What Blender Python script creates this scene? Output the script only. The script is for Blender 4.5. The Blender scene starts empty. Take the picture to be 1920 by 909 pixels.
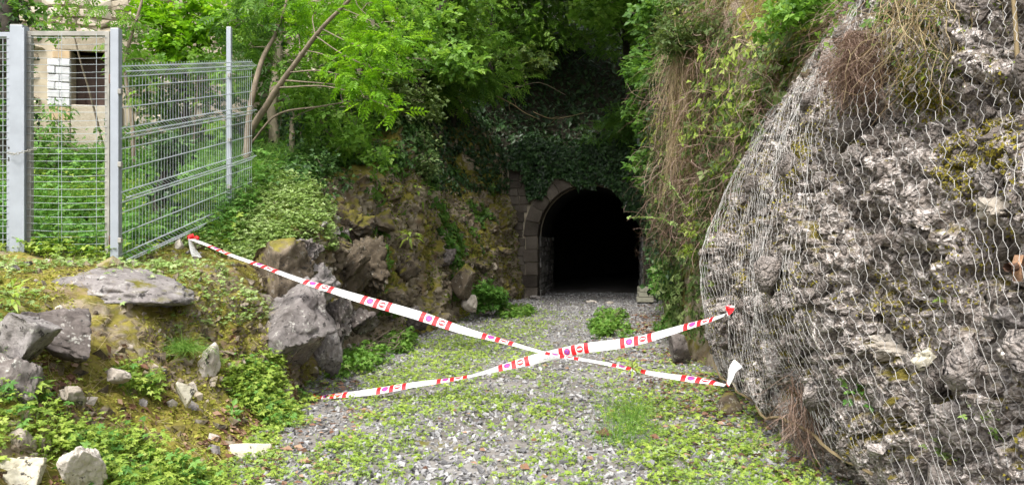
import bpy, bmesh, math
import numpy as np
from mathutils import Vector

S = bpy.context.scene
R = np.random.RandomState(7)
rad = math.radians

# ------------------------------------------------------------------ camera, sky, sun, exposure
F, CU, CV, EYE = 1478.0, 960.0, 454.5, 1.6
cam = bpy.data.cameras.new('camera'); camo = bpy.data.objects.new('camera', cam)
S.collection.objects.link(camo); S.camera = camo
cam.sensor_width = 36; cam.lens = 36 * F / 1920; cam.clip_end = 2000; cam.clip_start = 0.05
camo.location = (0, 0, EYE); camo.rotation_euler = (rad(90), 0, 0)

SUN_EL, SUN_AZ = rad(58), rad(205)            # azimuth clockwise from +Y : behind the camera and to its left
W = bpy.data.worlds.new('World'); S.world = W; W.use_nodes = True
wn, wl = W.node_tree.nodes, W.node_tree.links
sky = wn.new('ShaderNodeTexSky'); sky.sky_type = 'NISHITA'; sky.sun_disc = False
sky.sun_elevation = SUN_EL; sky.sun_rotation = SUN_AZ; sky.dust_density = 4.0; sky.air_density = 1.0
hs = wn.new('ShaderNodeHueSaturation'); hs.inputs['Saturation'].default_value = 0.22
wl.new(sky.outputs[0], hs.inputs['Color'])
bg = wn['Background']; wl.new(hs.outputs[0], bg.inputs[0]); bg.inputs[1].default_value = 0.15
sl = bpy.data.lights.new('sun', 'SUN'); sl.energy = 1.5; sl.angle = rad(14); sl.color = (1, .96, .9)
so = bpy.data.objects.new('sun', sl); S.collection.objects.link(so)
sd = Vector((math.sin(SUN_AZ) * math.cos(SUN_EL), math.cos(SUN_AZ) * math.cos(SUN_EL), math.sin(SUN_EL)))
so.rotation_euler = sd.to_track_quat('Z', 'Y').to_euler(); so.location = (0, -5, 30)
S.view_settings.view_transform = 'Standard'; S.view_settings.look = 'None'
S.view_settings.gamma = 1; S.view_settings.use_curve_mapping = False
S.view_settings.exposure = 1.42
S.cycles.max_bounces = 6; S.cycles.diffuse_bounces = 3; S.cycles.transmission_bounces = 3

def P(u, v, d):                               # picture pixel (1920 wide) at depth d -> world point
    return np.array([(u - CU) / F * d, d, EYE - (v - CV) / F * d])

# ------------------------------------------------------------------ noise
def _h(ix, iy, iz, s):
    h = (ix.astype(np.int64) * 374761393 + iy.astype(np.int64) * 668265263 + iz.astype(np.int64) * 2147483647 + s * 974634599) & 0xFFFFFFFF
    h = ((h ^ (h >> 13)) * 1274126177) & 0xFFFFFFFF
    h = ((h ^ (h >> 15)) * 2246822519) & 0xFFFFFFFF
    return ((h ^ (h >> 16)) & 0xFFFFFF) / float(0x1000000)

def vnoise(p, s=0):
    i = np.floor(p).astype(np.int64); f = p - i; f = f * f * (3 - 2 * f)
    r = 0
    for a in (0, 1):
        for b in (0, 1):
            for c in (0, 1):
                w = (f[..., 0] if a else 1 - f[..., 0]) * (f[..., 1] if b else 1 - f[..., 1]) * (f[..., 2] if c else 1 - f[..., 2])
                r = r + w * _h(i[..., 0] + a, i[..., 1] + b, i[..., 2] + c, s)
    return r

def fbm(p, fr=1.0, o=4, s=0):
    r = 0; a = .5; t = 0
    for k in range(o):
        r = r + a * vnoise(p * fr + 17.3 * k, s + k); t += a; a *= .5; fr *= 2.03
    return r / t

def worley(p, s=0):
    i = np.floor(p).astype(np.int64)
    b1 = np.full(p.shape[:-1], 9.0); cid = np.zeros(p.shape[:-1]); b2 = b1.copy()
    for a in (-1, 0, 1):
        for b in (-1, 0, 1):
            for c in (-1, 0, 1):
                x, y, z = i[..., 0] + a, i[..., 1] + b, i[..., 2] + c
                d = (x + _h(x, y, z, s) - p[..., 0]) ** 2 + (y + _h(x, y, z, s + 1) - p[..., 1]) ** 2 + (z + _h(x, y, z, s + 2) - p[..., 2]) ** 2
                m = d < b1
                b2 = np.where(m, b1, np.minimum(b2, d)); b1 = np.where(m, d, b1); cid = np.where(m, _h(x, y, z, s + 3), cid)
    return np.sqrt(b1), np.sqrt(b2), cid

def facets(p, fr, s):                          # each cell is a tilted, offset flat chip
    q = p * fr; i = np.floor(q).astype(np.int64); best = np.full(q.shape[:-1], 9.0); sec = best.copy(); val = np.zeros(q.shape[:-1])
    for a in (-1, 0, 1):
        for b in (-1, 0, 1):
            for c in (-1, 0, 1):
                x, y, z = i[..., 0] + a, i[..., 1] + b, i[..., 2] + c
                o = [x + _h(x, y, z, s) - q[..., 0], y + _h(x, y, z, s + 1) - q[..., 1], z + _h(x, y, z, s + 2) - q[..., 2]]
                d = o[0] ** 2 + o[1] ** 2 + o[2] ** 2
                t = (_h(x, y, z, s + 3) - .5) * 1.1 + sum((_h(x, y, z, s + 4 + k) - .5) * 1.9 * o[k] for k in range(3))
                m = d < best; sec = np.where(m, best, np.minimum(sec, d)); best = np.where(m, d, best); val = np.where(m, t, val)
    return val, np.sqrt(sec) - np.sqrt(best)

def sst(a, b, x):
    t = np.clip((x - a) / (b - a), 0, 1); return t * t * (3 - 2 * t)

def nrm(v):
    return v / np.maximum(np.linalg.norm(v, axis=-1, keepdims=True), 1e-9)

# ------------------------------------------------------------------ materials
class X:                                      # tiny node-expression helper
    nt = None
    def __init__(s, k): s.k = k
    @staticmethod
    def op(o, *a, clamp=False):
        n = X.nt.nodes.new('ShaderNodeMath'); n.operation = o; n.use_clamp = clamp
        for j, q in enumerate(a):
            if isinstance(q, X): X.nt.links.new(q.k, n.inputs[j])
            else: n.inputs[j].default_value = q
        return X(n.outputs[0])
    def __add__(s, o): return X.op('ADD', s, o)
    def __sub__(s, o): return X.op('SUBTRACT', s, o)
    def __rsub__(s, o): return X.op('SUBTRACT', o, s)
    def __mul__(s, o): return X.op('MULTIPLY', s, o)
    def __lt__(s, o): return X.op('LESS_THAN', s, o)
    def __gt__(s, o): return X.op('GREATER_THAN', s, o)
    def abs(s): return X.op('ABSOLUTE', s)
    def max(s, o): return X.op('MAXIMUM', s, o)

def new_mat(name):
    m = bpy.data.materials.new(name); m.use_nodes = True
    nt = m.node_tree; X.nt = nt
    return m, nt, nt.nodes['Principled BSDF']

def noise(scale, detail=4, vec=None, rough=.55, dist=0):
    n = X.nt.nodes.new('ShaderNodeTexNoise'); n.inputs['Scale'].default_value = scale
    n.inputs['Detail'].default_value = detail; n.inputs['Roughness'].default_value = rough; n.inputs['Distortion'].default_value = dist
    if vec: X.nt.links.new(vec, n.inputs['Vector'])
    return X(n.outputs[0])

def ramp(x, stops):
    n = X.nt.nodes.new('ShaderNodeValToRGB'); e = n.color_ramp.elements
    while len(e) < len(stops): e.new(.5)
    for q, (p, c) in zip(e, stops):
        q.position = p; q.color = (*c, 1) if not np.isscalar(c) else (c, c, c, 1)
    X.nt.links.new(x.k, n.inputs[0]); return n.outputs[0]

def mixc(f, a, b, mode='MIX'):
    n = X.nt.nodes.new('ShaderNodeMix'); n.data_type = 'RGBA'; n.blend_type = mode
    for q, v in ((n.inputs[0], f), (n.inputs[6], a), (n.inputs[7], b)):
        if isinstance(v, X): X.nt.links.new(v.k, q)
        elif hasattr(v, 'node'): X.nt.links.new(v, q)
        elif np.isscalar(v): q.default_value = v
        else: q.default_value = (*v, 1)
    return n.outputs[2]

def smooth01(x, a, b):
    n = X.nt.nodes.new('ShaderNodeMapRange'); n.interpolation_type = 'SMOOTHSTEP'
    n.inputs[1].default_value = a; n.inputs[2].default_value = b
    X.nt.links.new(x.k, n.inputs[0]); return X(n.outputs[0])

def bump(bsdf, h, strength=.5, dist=.02):
    n = X.nt.nodes.new('ShaderNodeBump'); n.inputs['Strength'].default_value = strength; n.inputs['Distance'].default_value = dist
    X.nt.links.new(h.k, n.inputs['Height']); X.nt.links.new(n.outputs[0], bsdf.inputs['Normal'])

def geo():
    g = X.nt.nodes.new('ShaderNodeNewGeometry')
    s = X.nt.nodes.new('ShaderNodeSeparateXYZ'); X.nt.links.new(g.outputs['Normal'], s.inputs[0])
    return g.outputs['Position'], X(s.outputs[2])

def plain(name, col, rough=.6, metal=0.0, var=.25, scale=6, bmp=.0):
    m, nt, b = new_mat(name); pos, nz = geo()
    c = noise(scale, 5, pos)
    lo = tuple(x * (1 - var) for x in col); hi = tuple(min(1, x * (1 + var)) for x in col)
    nt.links.new(ramp(c, [(.3, lo), (.7, hi)]), b.inputs['Base Color'])
    b.inputs['Roughness'].default_value = rough; b.inputs['Metallic'].default_value = metal
    if bmp: bump(b, noise(scale * 6, 5, pos), bmp, .01)
    return m

def rock_mat(name, stops, moss=0.5, sc=1.5, mosscols=((.07, .075, .012), (.17, .145, .02)), local=False, lichen=0.0, bs=.6, soil=None, rnd=0.0, attr=0.0, mz=.16, peb=0.0):
    m, nt, b = new_mat(name); pos, nz = geo()
    if local: pos = nt.nodes.new('ShaderNodeTexCoord').outputs['Object']
    big = noise(sc, 8, pos, .62); fine = noise(26, 5, pos, .6)
    v = big * .66 + fine * .34
    if rnd:
        oi = nt.nodes.new('ShaderNodeObjectInfo'); v = v + (X(oi.outputs['Random']) - .5) * rnd
    if attr:
        at = nt.nodes.new('ShaderNodeAttribute'); at.attribute_name = 'rnd'; v = v + (X(at.outputs['Fac']) - .5) * attr
    col = ramp(v, stops)
    hx = None
    if peb:
        wv = nt.nodes.new('ShaderNodeVectorMath'); wv.operation = 'MULTIPLY_ADD'; nn_ = nt.nodes.new('ShaderNodeTexNoise'); nn_.inputs['Scale'].default_value = 9; nt.links.new(pos, nn_.inputs['Vector'])
        nt.links.new(nn_.outputs['Color'], wv.inputs[0]); wv.inputs[1].default_value = (.09,) * 3; nt.links.new(pos, wv.inputs[2])
        for sc_, am in ((19, 1.0), (47, .8)):
            vo = nt.nodes.new('ShaderNodeTexVoronoi'); vo.inputs['Scale'].default_value = sc_; nt.links.new(wv.outputs[0], vo.inputs['Vector'])
            sep = nt.nodes.new('ShaderNodeSeparateColor'); nt.links.new(vo.outputs['Color'], sep.inputs[0]); dist = X(vo.outputs['Distance'])
            col = mixc(peb * am, col, mixc(1.0, col, ramp(X(sep.outputs[0]), [(.1, (.62, .6, .58)), (.5, (1.08, 1.05, 1.03)), (.9, (1.65, 1.6, 1.56))]), 'MULTIPLY'))
            mtx = smooth01(dist, .42, .62) * (peb * .75); col = mixc(mtx, col, (.19, .155, .13))
            t_ = (1.0 - dist) * am; hx = t_ if hx is None else hx + t_
    if lichen:  # pale lichen, plus dark spots that paint the shade inside pits
        l = smooth01(noise(9, 4, pos, .6) * .6 + noise(42, 3, pos) * .4, .56, .63)
        col = mixc(l * lichen, col, (.5, .49, .44))
        k = smooth01(noise(15, 4, pos, .65), .59, .64)
        col = mixc(k * .9, col, (.035, .032, .03))
    if soil: col = mixc(smooth01(noise(2.3, 6, pos, .65), .5, .62), col, soil)
    if moss:
        mk = noise(1.1, 6, pos, .65) + noise(7.5, 4, pos) * .35 + nz * mz
        mk = smooth01(mk, 1.02 - moss * .42, 1.14 - moss * .42)
        mc = ramp(noise(5, 6, pos, .7), [(.32, mosscols[0]), (.68, mosscols[1])])
        col = mixc(mk, col, mc)
    nt.links.new(col, b.inputs['Base Color']); b.inputs['Roughness'].default_value = .92
    b.inputs['Specular IOR Level'].default_value = .25
    hh = noise(12, 8, pos, .7) * .6 + noise(60, 4, pos) * .3
    hh = hh + noise(150, 3, pos) * .12
    bump(b, hh if hx is None else hh + hx * .8, bs, .03 if hx is None else .05)
    return m

def leaf_mat(name, stops, trans=.35, rough=.5, spec=.3):
    m, nt, b = new_mat(name)
    a = nt.nodes.new('ShaderNodeAttribute'); a.attribute_name = 'rnd'
    pos, nz = geo()
    v = X(a.outputs['Fac']) * .75 + noise(1.2, 3, pos) * .45 - .1
    col = ramp(v, stops)
    nt.links.new(col, b.inputs['Base Color']); b.inputs['Roughness'].default_value = rough
    b.inputs['Specular IOR Level'].default_value = spec
    t = nt.nodes.new('ShaderNodeBsdfTranslucent'); nt.links.new(mixc(.5, col, (1, 1, .2), 'MULTIPLY'), t.inputs[0])
    mx = nt.nodes.new('ShaderNodeMixShader'); mx.inputs[0].default_value = trans
    nt.links.new(b.outputs[0], mx.inputs[1]); nt.links.new(t.outputs[0], mx.inputs[2])
    nt.links.new(mx.outputs[0], nt.nodes['Material Output'].inputs[0])
    return m

M = {}
M['gravel'] = rock_mat('gravel', [(.2, (.10, .098, .10)), (.5, (.235, .231, .234)), (.8, (.42, .415, .405))], 0, 3.1, attr=.5)
M['ground'] = rock_mat('ground_soil', [(.3, (.065, .058, .048)), (.5, (.17, .155, .14)), (.7, (.27, .26, .245))], .2, 1.2)
M['bank'] = rock_mat('bank', [(.28, (.09, .07, .045)), (.45, (.235, .19, .13)), (.6, (.36, .31, .24)), (.75, (.48, .435, .36))], .80, 2.2, ((.085, .08, .014), (.25, .21, .04)), soil=(.19, .135, .08))
M['rockface'] = rock_mat('rock_face', [(.30, (.18, .16, .15)), (.43, (.37, .345, .33)), (.55, (.54, .515, .50)), (.72, (.76, .735, .715))], .54, 4.2, ((.10, .085, .014), (.25, .195, .035)), mz=.2, peb=.8, bs=1.0)
M['cobble'] = rock_mat('cobble', [(.2, (.15, .133, .122)), (.5, (.36, .33, .31)), (.8, (.64, .60, .57))], .2, 5, ((.07, .06, .012), (.19, .145, .03)), rnd=.5, attr=.45, mz=.12, bs=1.0, peb=.35)
M['boulder'] = rock_mat('boulder', [(.3, (.095, .083, .077)), (.5, (.215, .195, .186)), (.7, (.36, .335, .322))], .42, 2.6, lichen=.6, rnd=.15, bs=1.0)
M['darkrock'] = rock_mat('dark_rock', [(.3, (.05, .042, .038)), (.5, (.13, .11, .10)), (.72, (.27, .25, .23))], .2, 3, lichen=.6, rnd=.1)
M['brownrock'] = rock_mat('brown_rock', [(.3, (.085, .066, .045)), (.5, (.20, .16, .115)), (.72, (.36, .31, .245))], .62, 3, ((.07, .065, .013), (.21, .18, .035)), lichen=.3, rnd=.15, attr=.4)
M['paleslab'] = rock_mat('pale_rock', [(.3, (.22, .185, .145)), (.5, (.40, .355, .30)), (.72, (.60, .55, .49))], .12, 3, lichen=.3, rnd=.3)
M['cream'] = rock_mat('cream_rock', [(.3, (.34, .30, .21)), (.5, (.52, .48, .37)), (.72, (.64, .61, .51))], .1, 3, lichen=.3)
M['masonry'] = rock_mat('masonry', [(.3, (.038, .031, .025)), (.5, (.088, .073, .059)), (.72, (.165, .142, .118))], .34, 1.6, ((.04, .05, .015), (.10, .10, .03)), rnd=.25)
M['lining'] = rock_mat('lining_stone', [(.3, (.12, .113, .106)), (.5, (.24, .227, .215)), (.72, (.36, .345, .33))], .05, 2, rnd=.3)
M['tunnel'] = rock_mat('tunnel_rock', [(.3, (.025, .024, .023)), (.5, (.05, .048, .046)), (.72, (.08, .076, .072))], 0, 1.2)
M['house'] = rock_mat('house_stone', [(.25, (.20, .165, .115)), (.5, (.36, .31, .235)), (.75, (.48, .43, .35))], .03, 2.4, rnd=.55)
M['mortar'] = plain('mortar', (.36, .31, .23), .95, 0, .3, 3, .5)
M['whitewash'] = plain('whitewash', (.50, .50, .51), .9, 0, .25, 7, .5)
M['rustdoor'] = plain('rusty_door', (.065, .038, .03), .8, 0, .35, 4, .2)
M['ochre'] = plain('ochre_stone', (.42, .31, .19), .9, 0, .2, 5, .4)
M['galv'] = plain('galvanised_steel', (.29, .315, .35), .5, .2, .10, 5)
M['galvdark'] = plain('weathered_steel', (.27, .26, .23), .6, .2, .25, 8)
M['wire'] = plain('fence_wire', (.36, .40, .42), .5, .2, .12, 5)
M['panelwire'] = plain('panel_wire', (.50, .54, .57), .5, .1, .1, 5)
M['netwire'] = plain('netting_wire', (.39, .38, .36), .6, .1, .18, 3)
M['bark'] = plain('bark', (.17, .135, .095), .95, 0, .35, 9, .7)
M['barkpale'] = plain('pale_bark', (.30, .25, .18), .95, 0, .25, 8, .5)
M['barkdark'] = plain('dark_bark', (.045, .037, .028), .95, 0, .4, 9, .7)
M['straw'] = leaf_mat('straw', [(.2, (.15, .105, .055)), (.5, (.28, .215, .12)), (.8, (.44, .36, .22))], .2, .8, .1)
M['roots'] = leaf_mat('dead_roots', [(.2, (.085, .05, .035)), (.5, (.17, .11, .08)), (.8, (.32, .235, .19))], .1, .8, .1)
M['litter'] = leaf_mat('leaf_litter', [(.2, (.085, .042, .026)), (.5, (.19, .098, .06)), (.8, (.34, .225, .15))], .15, .7, .2)
M['herb'] = leaf_mat('herb', [(.1, (.13, .21, .03)), (.45, (.26, .38, .05)), (.75, (.39, .49, .09)), (.95, (.50, .56, .2))], .4)
M['herbcool'] = leaf_mat('herb_cool', [(.1, (.05, .14, .022)), (.5, (.12, .28, .045)), (.9, (.23, .40, .09))], .4)
M['herbdull'] = leaf_mat('herb_dull', [(.1, (.05, .10, .03)), (.5, (.13, .20, .065)), (.9, (.26, .33, .14))], .35)
M['grass'] = leaf_mat('grass', [(.1, (.07, .17, .02)), (.5, (.14, .29, .04)), (.9, (.27, .40, .09))], .35)
M['clover'] = leaf_mat('clover', [(.1, (.13, .21, .05)), (.5, (.26, .38, .10)), (.9, (.44, .53, .25))], .35)
M['lime'] = leaf_mat('lime_leaf', [(.1, (.08, .21, .01)), (.5, (.17, .37, .012)), (.9, (.30, .50, .03))], .5)
M['green'] = leaf_mat('green_leaf', [(.1, (.04, .10, .016)), (.5, (.09, .20, .032)), (.9, (.18, .32, .06))], .45)
M['fresh'] = leaf_mat('fresh_leaf', [(.1, (.06, .145, .018)), (.5, (.15, .305, .04)), (.9, (.29, .46, .085))], .5)
M['olive'] = leaf_mat('olive_leaf', [(.1, (.04, .075, .018)), (.5, (.10, .155, .04)), (.9, (.20, .26, .09))], .4)
M['ivy'] = leaf_mat('ivy_leaf_shaded', [(.1, (.010, .026, .009)), (.5, (.024, .062, .018)), (.9, (.06, .125, .035))], .15, .42, .4)  # dark leaf, with the shade around the tunnel put into its colour
M['ivylit'] = leaf_mat('ivy_leaf_lit', [(.1, (.025, .065, .014)), (.5, (.06, .14, .03)), (.9, (.14, .25, .06))], .25, .45, .4)  # lit counterpart of the dark ivy, brightness put into the colour
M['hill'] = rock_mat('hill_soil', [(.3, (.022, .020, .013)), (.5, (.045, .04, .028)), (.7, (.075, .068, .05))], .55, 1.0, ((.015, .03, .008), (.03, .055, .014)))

# ------------------------------------------------------------------ mesh helpers
def tag(o, label=None, cat=None, group=None, kind=None):
    for k, v in (('label', label), ('category', cat), ('group', group), ('kind', kind)):
        if v: o[k] = v
    return o

def link(name, me, parent=None, loc=None):
    o = bpy.data.objects.new(name, me); S.collection.objects.link(o)
    if parent is not None: o.parent = parent
    if loc is not None: o.location = loc
    return o

def empty(name, loc=(0, 0, 0)):
    return link(name, None, None, [float(x) for x in loc])

def mesh(name, V, Fs, mat, rnd=None, uv=None, smooth=False):
    if isinstance(Fs, np.ndarray): Fs = [Fs]
    Fs = [f for f in Fs if len(f)]
    me = bpy.data.meshes.new(name); V = np.asarray(V, dtype=np.float32)
    me.vertices.add(len(V)); me.vertices.foreach_set('co', V.ravel())
    nl = sum(f.size for f in Fs); nf = sum(len(f) for f in Fs)
    me.loops.add(nl); me.polygons.add(nf)
    me.loops.foreach_set('vertex_index', np.concatenate([f.ravel() for f in Fs]).astype(np.int32))
    sz = np.concatenate([np.full(len(f), f.shape[1], np.int32) for f in Fs])
    me.polygons.foreach_set('loop_start', np.concatenate([[0], np.cumsum(sz)[:-1]]).astype(np.int32))
    me.polygons.foreach_set('use_smooth', np.full(nf, smooth, dtype=bool))
    if rnd is not None:
        at = me.attributes.new('rnd', 'FLOAT', 'FACE'); at.data.foreach_set('value', np.asarray(rnd, dtype=np.float32))
    if uv is not None:
        l = me.uv_layers.new(name='uv'); l.data.foreach_set('uv', np.asarray(uv, dtype=np.float32).ravel())
    me.materials.append(mat); me.update(calc_edges=True); me.validate()
    return me

class Acc:                                    # accumulates many little pieces into one mesh
    def __init__(s): s.V, s.Q, s.r, s.n = [], {3: [], 4: []}, {3: [], 4: []}, 0
    def add(s, V, Q, r=None):
        V = np.asarray(V, dtype=float).reshape(-1, 3); Q = np.asarray(Q, dtype=np.int64); k = Q.shape[1]
        s.V.append(V); s.Q[k].append(Q + s.n); s.n += len(V)
        s.r[k].append(np.full(len(Q), .5) if r is None else np.broadcast_to(r, (len(Q),)))
    def scat(s, T, Q, pos, fwd, up, sc, r=None):
        n = len(pos)
        if n == 0: return
        x = nrm(np.cross(fwd, up)); f = nrm(fwd); z = np.cross(x, f)
        sc = np.broadcast_to(np.asarray(sc, dtype=float), (n,))[:, None, None]
        V = pos[:, None] + sc * (T[None, :, 0:1] * x[:, None] + T[None, :, 1:2] * f[:, None] + T[None, :, 2:3] * z[:, None])
        QQ = (Q[None] + (np.arange(n) * len(T))[:, None, None]).reshape(-1, Q.shape[1])
        if r is None: r = R.rand(n)
        rr = np.clip(np.repeat(r, len(Q)) + R.uniform(-.12, .12, n * len(Q)), 0, 1)
        s.add(V, QQ, rr)
    def obj(s, name, mat, parent=None, smooth=False):
        V = np.concatenate(s.V); Fs, rr = [], []
        for k in (3, 4):
            if s.Q[k]: Fs.append(np.concatenate(s.Q[k])); rr.append(np.concatenate(s.r[k]))
        loc = None
        if parent is not None:                # children keep coordinates local to the thing's base
            V = V - np.array(parent.location)[None]
        return link(name, mesh(name, V, Fs, mat, np.concatenate(rr), smooth=smooth), parent, loc)

def box_vf(c, s, rot=None):
    c = np.asarray(c, float); s = np.asarray(s, float) / 2
    V = np.array([[x, y, z] for x in (-1, 1) for y in (-1, 1) for z in (-1, 1)], float) * s
    if rot is not None: V = V @ np.asarray(rot).T
    return V + c, np.array([[0, 1, 3, 2], [4, 6, 7, 5], [0, 4, 5, 1], [2, 3, 7, 6], [0, 2, 6, 4], [1, 5, 7, 3]])

def rotz(a): c, s = math.cos(a), math.sin(a); return np.array([[c, -s, 0], [s, c, 0], [0, 0, 1.]])
def rotx(a): c, s = math.cos(a), math.sin(a); return np.array([[1., 0, 0], [0, c, -s], [0, s, c]])
def roty(a): c, s = math.cos(a), math.sin(a); return np.array([[c, 0, s], [0, 1., 0], [-s, 0, c]])

def part_box(name, c, s, mat, parent, rot=None, bev=0.0):
    a = Acc(); V, Q = box_vf(c, s, rot); a.add(V, Q); o = a.obj(name, mat, parent)
    if bev:
        m = o.modifiers.new('bevel', 'BEVEL'); m.width = bev; m.segments = 2
    return o

def tube_vf(pts, rs, k=6):
    pts = np.asarray(pts, float); n = len(pts); rs = np.broadcast_to(np.asarray(rs, float), (n,))
    t = nrm(np.gradient(pts, axis=0)); ref = np.array([.31, .17, .93])
    if abs(t[:, 2]).mean() > .8: ref = np.array([.93, .31, .1])
    a = nrm(np.cross(t, ref)); b = np.cross(t, a); ang = np.arange(k) * 2 * math.pi / k
    V = pts[:, None] + rs[:, None, None] * (np.cos(ang)[None, :, None] * a[:, None] + np.sin(ang)[None, :, None] * b[:, None])
    i, j = np.meshgrid(np.arange(n - 1), np.arange(k), indexing='ij'); j2 = (j + 1) % k
    Q = np.stack([i * k + j, i * k + j2, (i + 1) * k + j2, (i + 1) * k + j], -1).reshape(-1, 4)
    return V.reshape(-1, 3), Q

def smooth_path(pts, n):
    pts = np.asarray(pts, float); t = np.concatenate([[0], np.cumsum(np.linalg.norm(np.diff(pts, axis=0), axis=1))])
    return herm(t, pts, np.linspace(0, t[-1], n))

def herm(t, y, q):                            # cubic hermite through the knots, limited slopes
    t = np.asarray(t, float); y = np.asarray(y, float)
    if len(t) == 2: m = np.repeat((y[1:] - y[:1]) / (t[1] - t[0]), 2, axis=0)
    else: m = np.gradient(y, t, axis=0)
    i = np.clip(np.searchsorted(t, q, side='right') - 1, 0, len(t) - 2); h = t[i + 1] - t[i]; s = (q - t[i]) / h
    sh = s.reshape(s.shape + (1,) * (y.ndim - 1)); hh = h.reshape(sh.shape)
    return (2 * sh**3 - 3 * sh**2 + 1) * y[i] + (sh**3 - 2 * sh**2 + sh) * hh * m[i] + (3 * sh**2 - 2 * sh**3) * y[i + 1] + (sh**3 - sh**2) * hh * m[i + 1]

def loft(table, ds, ts):                      # table {d: [(x,z)...]} -> grid (len(ds), len(ts), 3)
    k = sorted(table); A = np.array([table[d] for d in k], float)
    C = herm(np.array(k, float), A, np.asarray(ds, float))
    G = np.stack([herm(np.arange(C.shape[1]), C[i], ts) for i in range(len(ds))])
    return np.stack([G[..., 0], np.repeat(np.asarray(ds, float)[:, None], len(ts), 1), G[..., 1]], -1)

def gnormals(G):
    return nrm(np.cross(np.gradient(G, axis=0), np.gradient(G, axis=1)))

def grid_obj(name, G, mat, kind='structure', smooth=True, flip=False):
    n, m = G.shape[:2]; i, j = np.meshgrid(np.arange(n - 1), np.arange(m - 1), indexing='ij')
    Q = np.stack([i * m + j, (i + 1) * m + j, (i + 1) * m + j + 1, i * m + j + 1], -1).reshape(-1, 4)
    if flip: Q = Q[:, ::-1]
    o = link(name, mesh(name, G.reshape(-1, 3), Q, mat, smooth=smooth)); o['kind'] = kind
    return o

def gsample(G, n, dens):                      # random points on a grid surface, weighted by area * dens(center, normal)
    a, b, c, d = G[:-1, :-1], G[1:, :-1], G[1:, 1:], G[:-1, 1:]
    cr = np.cross(c - a, d - b); ar = np.linalg.norm(cr, axis=-1); N = nrm(cr); ce = (a + b + c + d) / 4
    w = (ar * np.clip(dens(ce, N), 0, None)).ravel(); cs = np.cumsum(w)
    k = np.searchsorted(cs, R.rand(n) * cs[-1]); k = np.clip(k, 0, len(w) - 1)
    i, j = np.unravel_index(k, ar.shape); s, t = R.rand(n, 1), R.rand(n, 1)
    return (a[i, j] * (1 - s) + b[i, j] * s) * (1 - t) + (d[i, j] * (1 - s) + c[i, j] * s) * t, N[i, j]

def inview(p, m=1.2):                         # within the picture plus a margin, so that a side step still finds it
    return (p[..., 1] > .5) & (abs(p[..., 0]) < p[..., 1] * .65 + m) & (p[..., 2] - EYE < p[..., 1] * .31 + m + .6)

def rv(n): return nrm(R.normal(size=(n, 3)))
UP = np.array([0, 0, 1.])

# leaf templates : axis +Y, blade normal +Z
def dia(l, w, a=0.0, o=(0, 0, 0), droop=.08, fold=.06):
    T = np.array([[0, 0, 0], [w / 2, .45 * l, fold * l], [0, l, -droop * l], [-w / 2, .45 * l, fold * l]])
    return T @ rotz(a).T + np.asarray(o)
Q1 = np.array([[0, 1, 2, 3]])
def multi(ts): return np.concatenate(ts), np.concatenate([Q1 + 4 * i for i in range(len(ts))])
T_DIA, Q_DIA = dia(1, .62), Q1
T_LAN, Q_LAN = dia(1, .26, droop=.25), Q1
T_IVY = np.array([[0, .0, 0], [.5, .28, -.04], [.22, .55, .05], [0, 1, -.1], [-.22, .55, .05], [-.5, .28, -.04]]); Q_IVY = np.array([[0, 1, 2, 3], [0, 3, 4, 5]])
T_H5, Q_H5 = multi([dia(l, .42, rad(a)) for a, l in ((-118, .62), (-58, .85), (0, 1), (58, .85), (118, .62))])
T_H3, Q_H3 = multi([dia(l, .62, rad(a)) for a, l in ((-105, .75), (0, .9), (105, .75))])
def pinn(n, L=.36, w=.15):
    ts = [dia(L, w, 0, (0, .86, -.16), .15)]
    for k in range(n):
        y = .22 + .64 * k / (n - .5); o = (0, y, -.2 * y * y)
        ts += [dia(L, w, rad(-58), o, .2), dia(L, w, rad(58), o, .2)]
    ts.append(np.array([[.008, 0, 0], [.006, .9, -.17], [-.006, .9, -.17], [-.008, 0, 0]]))
    return multi(ts)
T_PIN, Q_PIN = pinn(4)
T_BLA = np.array([[-.03, 0, 0], [.03, 0, 0], [.025, .6, -.1], [-.025, .6, -.1], [0, 1.0, -.38]]); Q_BLA = np.array([[0, 1, 2, 3], [3, 2, 4, 4]])
Q_BLA = np.array([[0, 1, 2, 3]]); T_BLA = np.array([[-.028, 0, 0], [.028, 0, 0], [.012, 1, -.25], [-.012, 1, -.25]])

def strands(acc, starts, dirs, length, w, seg=5, droop=.3, wob=.08, r=None):
    n = len(starts); p = starts.copy(); d = nrm(dirs.copy()); L = np.broadcast_to(length, (n,))[:, None] / seg
    rows = [p.copy()]
    for k in range(seg):
        d = nrm(d + R.normal(size=(n, 3)) * wob + np.array([0, 0, -droop]) / seg); p = p + d * L; rows.append(p.copy())
    A = np.stack(rows, 1); side = nrm(np.cross(d, rv(n)))[:, None] * (np.broadcast_to(w, (n,))[:, None, None] / 2)
    tap = np.linspace(1, .35, seg + 1)[None, :, None]
    V = np.stack([A - side * tap, A + side * tap], 2).reshape(-1, 3)
    k = np.arange(seg); q = np.stack([2 * k, 2 * k + 1, 2 * k + 3, 2 * k + 2], -1)
    Q = (q[None] + (np.arange(n) * 2 * (seg + 1))[:, None, None]).reshape(-1, 4)
    acc.add(V, Q, np.repeat(R.rand(n) if r is None else r, seg)); return A

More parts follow.
